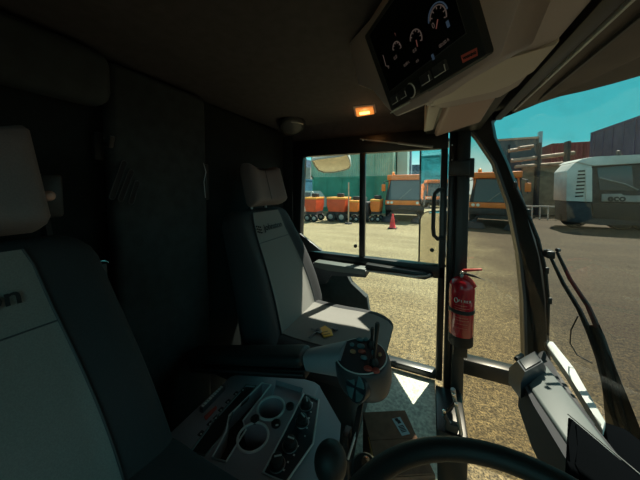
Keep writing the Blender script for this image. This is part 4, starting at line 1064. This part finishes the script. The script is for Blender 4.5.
# ---- orange road sweepers
def sweeper(label, loc, rz, paint='orange', beacon=True):
    t = thing('road_sweeper', label, 'sweeper', (0, 0, 0), 'parked orange sweepers')
    # local frame: front faces -Y, width along X
    cab = MB().loft([[V((x*.92, y, z)) for x, y, z in ((-1, -.9, .55), (1, -.9, .55), (1, .6, .55), (-1, .6, .55))],
                     [V((x*.95, y, z)) for x, y, z in ((-1, -.98, 1.05), (1, -.98, 1.05), (1, .6, 1.05), (-1, .6, 1.05))],
                     [V((x*.80, y, z)) for x, y, z in ((-1, -.70, 2.18), (1, -.70, 2.18), (1, .6, 2.18), (-1, .6, 2.18))]]).build('cab', 'dark', t)
    MB().loft([[V((x, y, z)) for x, y, z in ((-.80, -.935, 1.12), (.80, -.935, 1.12), (.80, -.99, 1.12), (-.80, -.99, 1.12))],
               [V((x, y, z)) for x, y, z in ((-.70, -.70, 2.12), (.70, -.70, 2.12), (.70, -.745, 2.12), (-.70, -.745, 2.12))]]).build('windscreen', 'vglass', cab)
    MB().bounds((-.88, -.86, 2.15), (.88, .65, 2.42), .05).build('roof', paint, t)
    MB().bounds((-.95, -1.05, .86), (.95, -.92, 1.10), .03).build('front_bumper', paint, t)
    MB().bounds((-.30, -1.06, .60), (.30, -.95, .86), .02).build('front_grille', 'dark', t)
    MB().bounds((-.95, -1.02, .58), (.95, -.94, .86), .02).build('lower_apron', 'dark', t)
    for sx_ in (-1, 1):
        for k in (0, 1): MB().lathe((sx_*(.62+.18*k), -1.05, .98), (0, -1, 0), [(.07, 0), (.07, .02), (.05, .03)], 14).build('headlamp', 'lamp', t)
        MB().prism([V((sx_*.84, -.86, .6)), V((sx_*.93, -.96, 1.05)), V((sx_*.80, -.70, 2.18)), V((sx_*.72, -.72, 2.18)), V((sx_*.82, -.98, 1.05))], (0, .08, 0)).build('front_pillar', paint, t)
        a_ = MB().tube([V((sx_*.82, -.75, 2.1)), V((sx_*1.02, -.95, 2.05)), V((sx_*1.05, -.95, 1.5))], .025, 8).build('mirror_arm', 'dark', t)
        MB().box((sx_*1.05, -.96, 1.75), (.20, .10, .36), None, .03).build('mirror_head', paint, a_)
        wheel(t, (sx_*.82, -.2, .42), .42, .28, (1, 0, 0)); wheel(t, (sx_*.82, 2.2, .42), .42, .28, (1, 0, 0))
        MB().lathe((sx_*.72, -1.25, .03), (0, 0, 1), [(.42, 0), (.30, .22), (.10, .26), (.08, .34)], 20).build('side_brush', 'dark', t)
        MB().tube([V((sx_*.6, -.9, .5)), V((sx_*.72, -1.25, .38))], .04, 8).build('brush_arm', 'dark', t)
    MB().loft([[V((x, y, z)) for x, y, z in ((-.9, .75, .75), (.9, .75, .75), (.9, .75, 2.2), (-.9, .75, 2.2))], [V((x, y, z)) for x, y, z in ((-.9, 2.9, .75), (.9, 2.9, .75), (.9, 2.7, 2.1), (-.9, 2.7, 2.1))]]).build('hopper', paint, t)
    MB().bounds((-.6, -.9, .38), (.6, 2.8, .60)).build('chassis', 'dark', t)
    MB().tube([V((-.25, -1.0, 1.15)), V((.35, -.86, 1.7))], .018, 6).build('wiper_arm', 'grey', t)
    if beacon: MB().lathe((-.6, -.4, 2.42), (0, 0, 1), [(.06, 0), (.08, .03), (.07, .16), (.03, .19)], 14).build('beacon', 'yelor', t)
    t.location = loc; t.rotation_euler.z = rz
    return t
p = gpt(404, 222)
sweeper('orange sweeper facing the door window behind the traffic cone', (p.x-.08, p.y+1.1, 0), R(4))
p = at(487, 200, Y=15); sweeper('orange sweeper seen through the narrow pane by the windscreen pillar', (p.x+.05, 13.6, 0), R(-10))
sweeper('orange sweeper parked behind the cab, seen only in the door mirrors', (-20.5, 3.9, 0), R(75))
container('shipping_container', 'teal container behind the cab, seen only in the tall door mirror', -29, -26.4, -1, 9, 0, 'teal_c', face='x')
container('shipping_container', 'upper teal container behind the cab, seen only in the tall door mirror', -29, -26.4, -1, 9, 2.6, 'teal_c', face='x')

# ---- towed orange machines in the row before the green container
def towed(label, loc, paint, w_=1.35, h=.62, rz=0, tow=True):
    wr = min(.26, w_*.29)
    t = thing('orange_machine', label, 'machine', (0, 0, 0), 'row of orange machines')
    MB().loft([[V((-w_*.42, -.45, .52)), V((w_*.42, -.45, .52)), V((w_*.42, .45, .52)), V((-w_*.42, .45, .52))],
               [V((-w_*.5, -.52, .52+h*.55)), V((w_*.5, -.52, .52+h*.55)), V((w_*.5, .52, .52+h*.55)), V((-w_*.5, .52, .52+h*.55))],
               [V((-w_*.5, -.50, .52+h)), V((w_*.5, -.50, .52+h)), V((w_*.5, .50, .52+h)), V((-w_*.5, .50, .52+h))]]).build('hopper', paint, t)
    MB().bounds((-w_*.52, -.54, .50+h), (w_*.52, .54, .60+h), .02).build('hopper_lid', 'yelor', t)
    MB().bounds((-w_*.45, -.4, .38), (w_*.45, .4, .52)).build('frame', 'dark', t)
    for sx_ in (-1, 1):
        wheel(t, (sx_*w_*.30, -.42, wr), wr, .14, (0, 1, 0)); wheel(t, (sx_*w_*.30, .42, wr), wr, .14, (0, 1, 0))
    if tow: MB().tube([V((w_*.5, 0, .45)), V((w_*.8, 0, .42)), V((w_*.86, 0, .3))], .05, 8).build('tow_bar', 'dark', t)
    if tow: MB().tube([V((w_*.78, -.1, .0)), V((w_*.78, -.1, .8))], .035, 8).build('jockey_stand', 'grey', t)
    MB().box((w_*.1, 0, .70+h), (.34, .30, .20), None, .04).build('filler_cap', 'dark', t)
    t.location = loc; t.rotation_euler.z = rz
    return t
for px, paint, lab, ww_, hh in ((312, 'redor', 'red-orange machine at the left end of the row', .66, .66), (337, 'redor', 'red-orange machine second in the row from the left', .98, .66), (354, 'orange', 'orange machine in the row just left of the window mullion', .5, .5), (375.5, 'orange', 'orange machine in the row beside the facing sweeper', .48, .55)):
    p = gpt(px, 221.5); towed(lab, (p.x, p.y+.3, 0), paint, ww_, hh, tow=False)
def compressor(label, px, py, m):
    p = gpt(px, py); t = thing('compressor', label, 'machine', (p.x, p.y, 0))
    MB().box((p.x, p.y, .72), (.40, .8, .62), None, .06).build('engine_cover', m, t)
    MB().box((p.x, p.y, .34), (.38, .8, .16), None, .02).build('frame', 'dark', t)
    for sx_ in (-1, 1): wheel(t, (p.x+sx_*.15, p.y-.3, .22), .22, .12, (1, 0, 0))
    MB().tube([V((p.x, p.y, 1.0)), V((p.x, p.y, 1.25))], .05, 8).build('exhaust', 'grey', t)
compressor('dark machine on wheels just right of the window mullion', 366, 221, 'dark')
compressor('pale machine at the far left behind the red-orange machines', 302, 219, 'cream')
for px, lab, z_ in ((309, 'white van roof glimpsed behind the leftmost machine', 1.5),):
    p = gpt(px, 214); t = thing('parked_van', lab, 'van', (p.x, p.y, 0))
    MB().loft([[V((p.x-1.6, p.y, .4)), V((p.x+.6, p.y, .4)), V((p.x+.6, p.y+1.6, .4)), V((p.x-1.6, p.y+1.6, .4))], [V((p.x-1.6, p.y, 1.0)), V((p.x+.6, p.y, 1.0)), V((p.x+.6, p.y+1.6, 1.0)), V((p.x-1.6, p.y+1.6, 1.0))], [V((p.x-1.4, p.y+.1, 1.55)), V((p.x+.2, p.y+.1, 1.55)), V((p.x+.2, p.y+1.5, 1.55)), V((p.x-1.4, p.y+1.5, 1.55))]]).build('van_body', 'cream', t)
    for q in (-1.1, .2): wheel(t, (p.x+q, p.y, .32), .32, .2)
    MB().bounds((p.x-1.2, p.y-.0, 1.08), (p.x+.1, p.y+.09, 1.45)).build('van_window', 'vglass', t)
p = gpt(348.5, 224)
t = thing('marker_pole', 'thin orange marker pole standing among the machines', 'pole', p); MB().tube([p, p+V((0, 0, 2.0))], .035, 8).build('pole', 'pipe', t); MB().lathe(p, (0, 0, 1), [(.18, 0), (.16, .06), (.04, .08)], 14).build('pole_foot', 'dark', t)

# cone
p = gpt(392.5, 228.5)
t = thing('traffic_cone', 'red traffic cone standing before the facing orange sweeper', 'cone', p)
MB().lathe(p, (0, 0, 1), [(.15, .03), (.13, .06), (.085, .30), (.03, .62), (.02, .63)], 20).build('cone_body', 'conered', t)
MB().lathe(p+V((0, 0, .26)), (0, 0, 1), [(.098, 0), (.078, .13)], 20).build('cone_sleeve', 'redpl', t)
MB().box(p+V((0, 0, .02)), (.36, .36, .04), None, .01).build('cone_base', 'ink', t)

# ---- white lorry across the yard to the right
YL = 13.9
t = thing('white_lorry', 'white bodied lorry with louvred end panel seen through the windscreen', 'lorry', (7.5, YL+1, 0))
def LP(px, py, y=YL): return at(px, py, Y=y)
def pan(name, px, m, y0, dep, bev=.02, parent=t): return MB().prism([LP(*q, y0) for q in px], (0, dep, 0), bev).build(name, m, parent)
pan('end_body', [(566, 201), (567, 171), (574, 163.5), (582, 159.5), (592, 159), (592, 202)], 'cream', YL, 1.2)
end = [o for o in bpy.data.objects if o.parent == t][0]
lv_ = None
for k in range(8):
    y_ = 170.5+3.6*k; x_ = 578.5-.45*k
    MB().prism([LP(x_, y_, YL-.03), LP(x_+8, y_-.4, YL-.03), LP(x_+8, y_+1.0, YL-.03), LP(x_, y_+1.4, YL-.03)], (0, .05, 0)).build('louvre_slot', 'ink', end)
pan('body_pillar', [(585.5, 169), (592.5, 168), (592.5, 202), (586, 201.5)], 'cream', YL-.06, .3)
pan('roof_rail', [(576, 162), (583, 158.5), (596, 156.5), (640, 154.5), (668, 153), (668, 161), (640, 163), (594, 166), (588, 164)], 'cream', YL-.05, 1.6)
pan('side_opening', [(592, 164), (668, 161), (668, 206), (592, 203)], 'dark', YL+.15, 1.4)
pan('side_glass', [(597, 168), (632, 165), (634, 191), (600, 190)], 'vglass', YL+.08, .05)
sg = pan('side_sign', [(602, 194), (622, 193.8), (624, 196), (637, 195.5), (668, 195), (668, 203), (637, 202), (602, 201.5)], 'grey', YL-.02, .06)
o_ = LP(607.5, 198.3, YL-.03); text_mesh('sign_lettering', 'eco', o_, (1, 0, 0), (0, 0, 1), .36, 'ink', sg, .004, bold=.012)
MB().tube([LP(600, 178, YL), LP(625, 184, YL), LP(638, 190, YL)], .03, 8).build('hydraulic_hose', 'grey', t)
pan('chassis', [(566, 201), (600, 203), (668, 206), (668, 226), (600, 225), (567, 222)], 'dark', YL+.06, 1.1)
pan('underbody_shade', [(592, 203), (668, 205), (668, 223), (594, 218)], 'ink', YL+.0, .3)  # black sheet added for the shade under the body, hiding the wheels
for px in (580, 628, 655):
    c = LP(px, 216, YL+.1); wheel(t, (c.x, YL+.60, .46), .46, .34)
MB().lathe(LP(618, 158, YL+.4), (0, 0, 1), [(.07, 0), (.09, .05), (.07, .28), (.02, .32)], 14).build('beacon', 'dark', t)
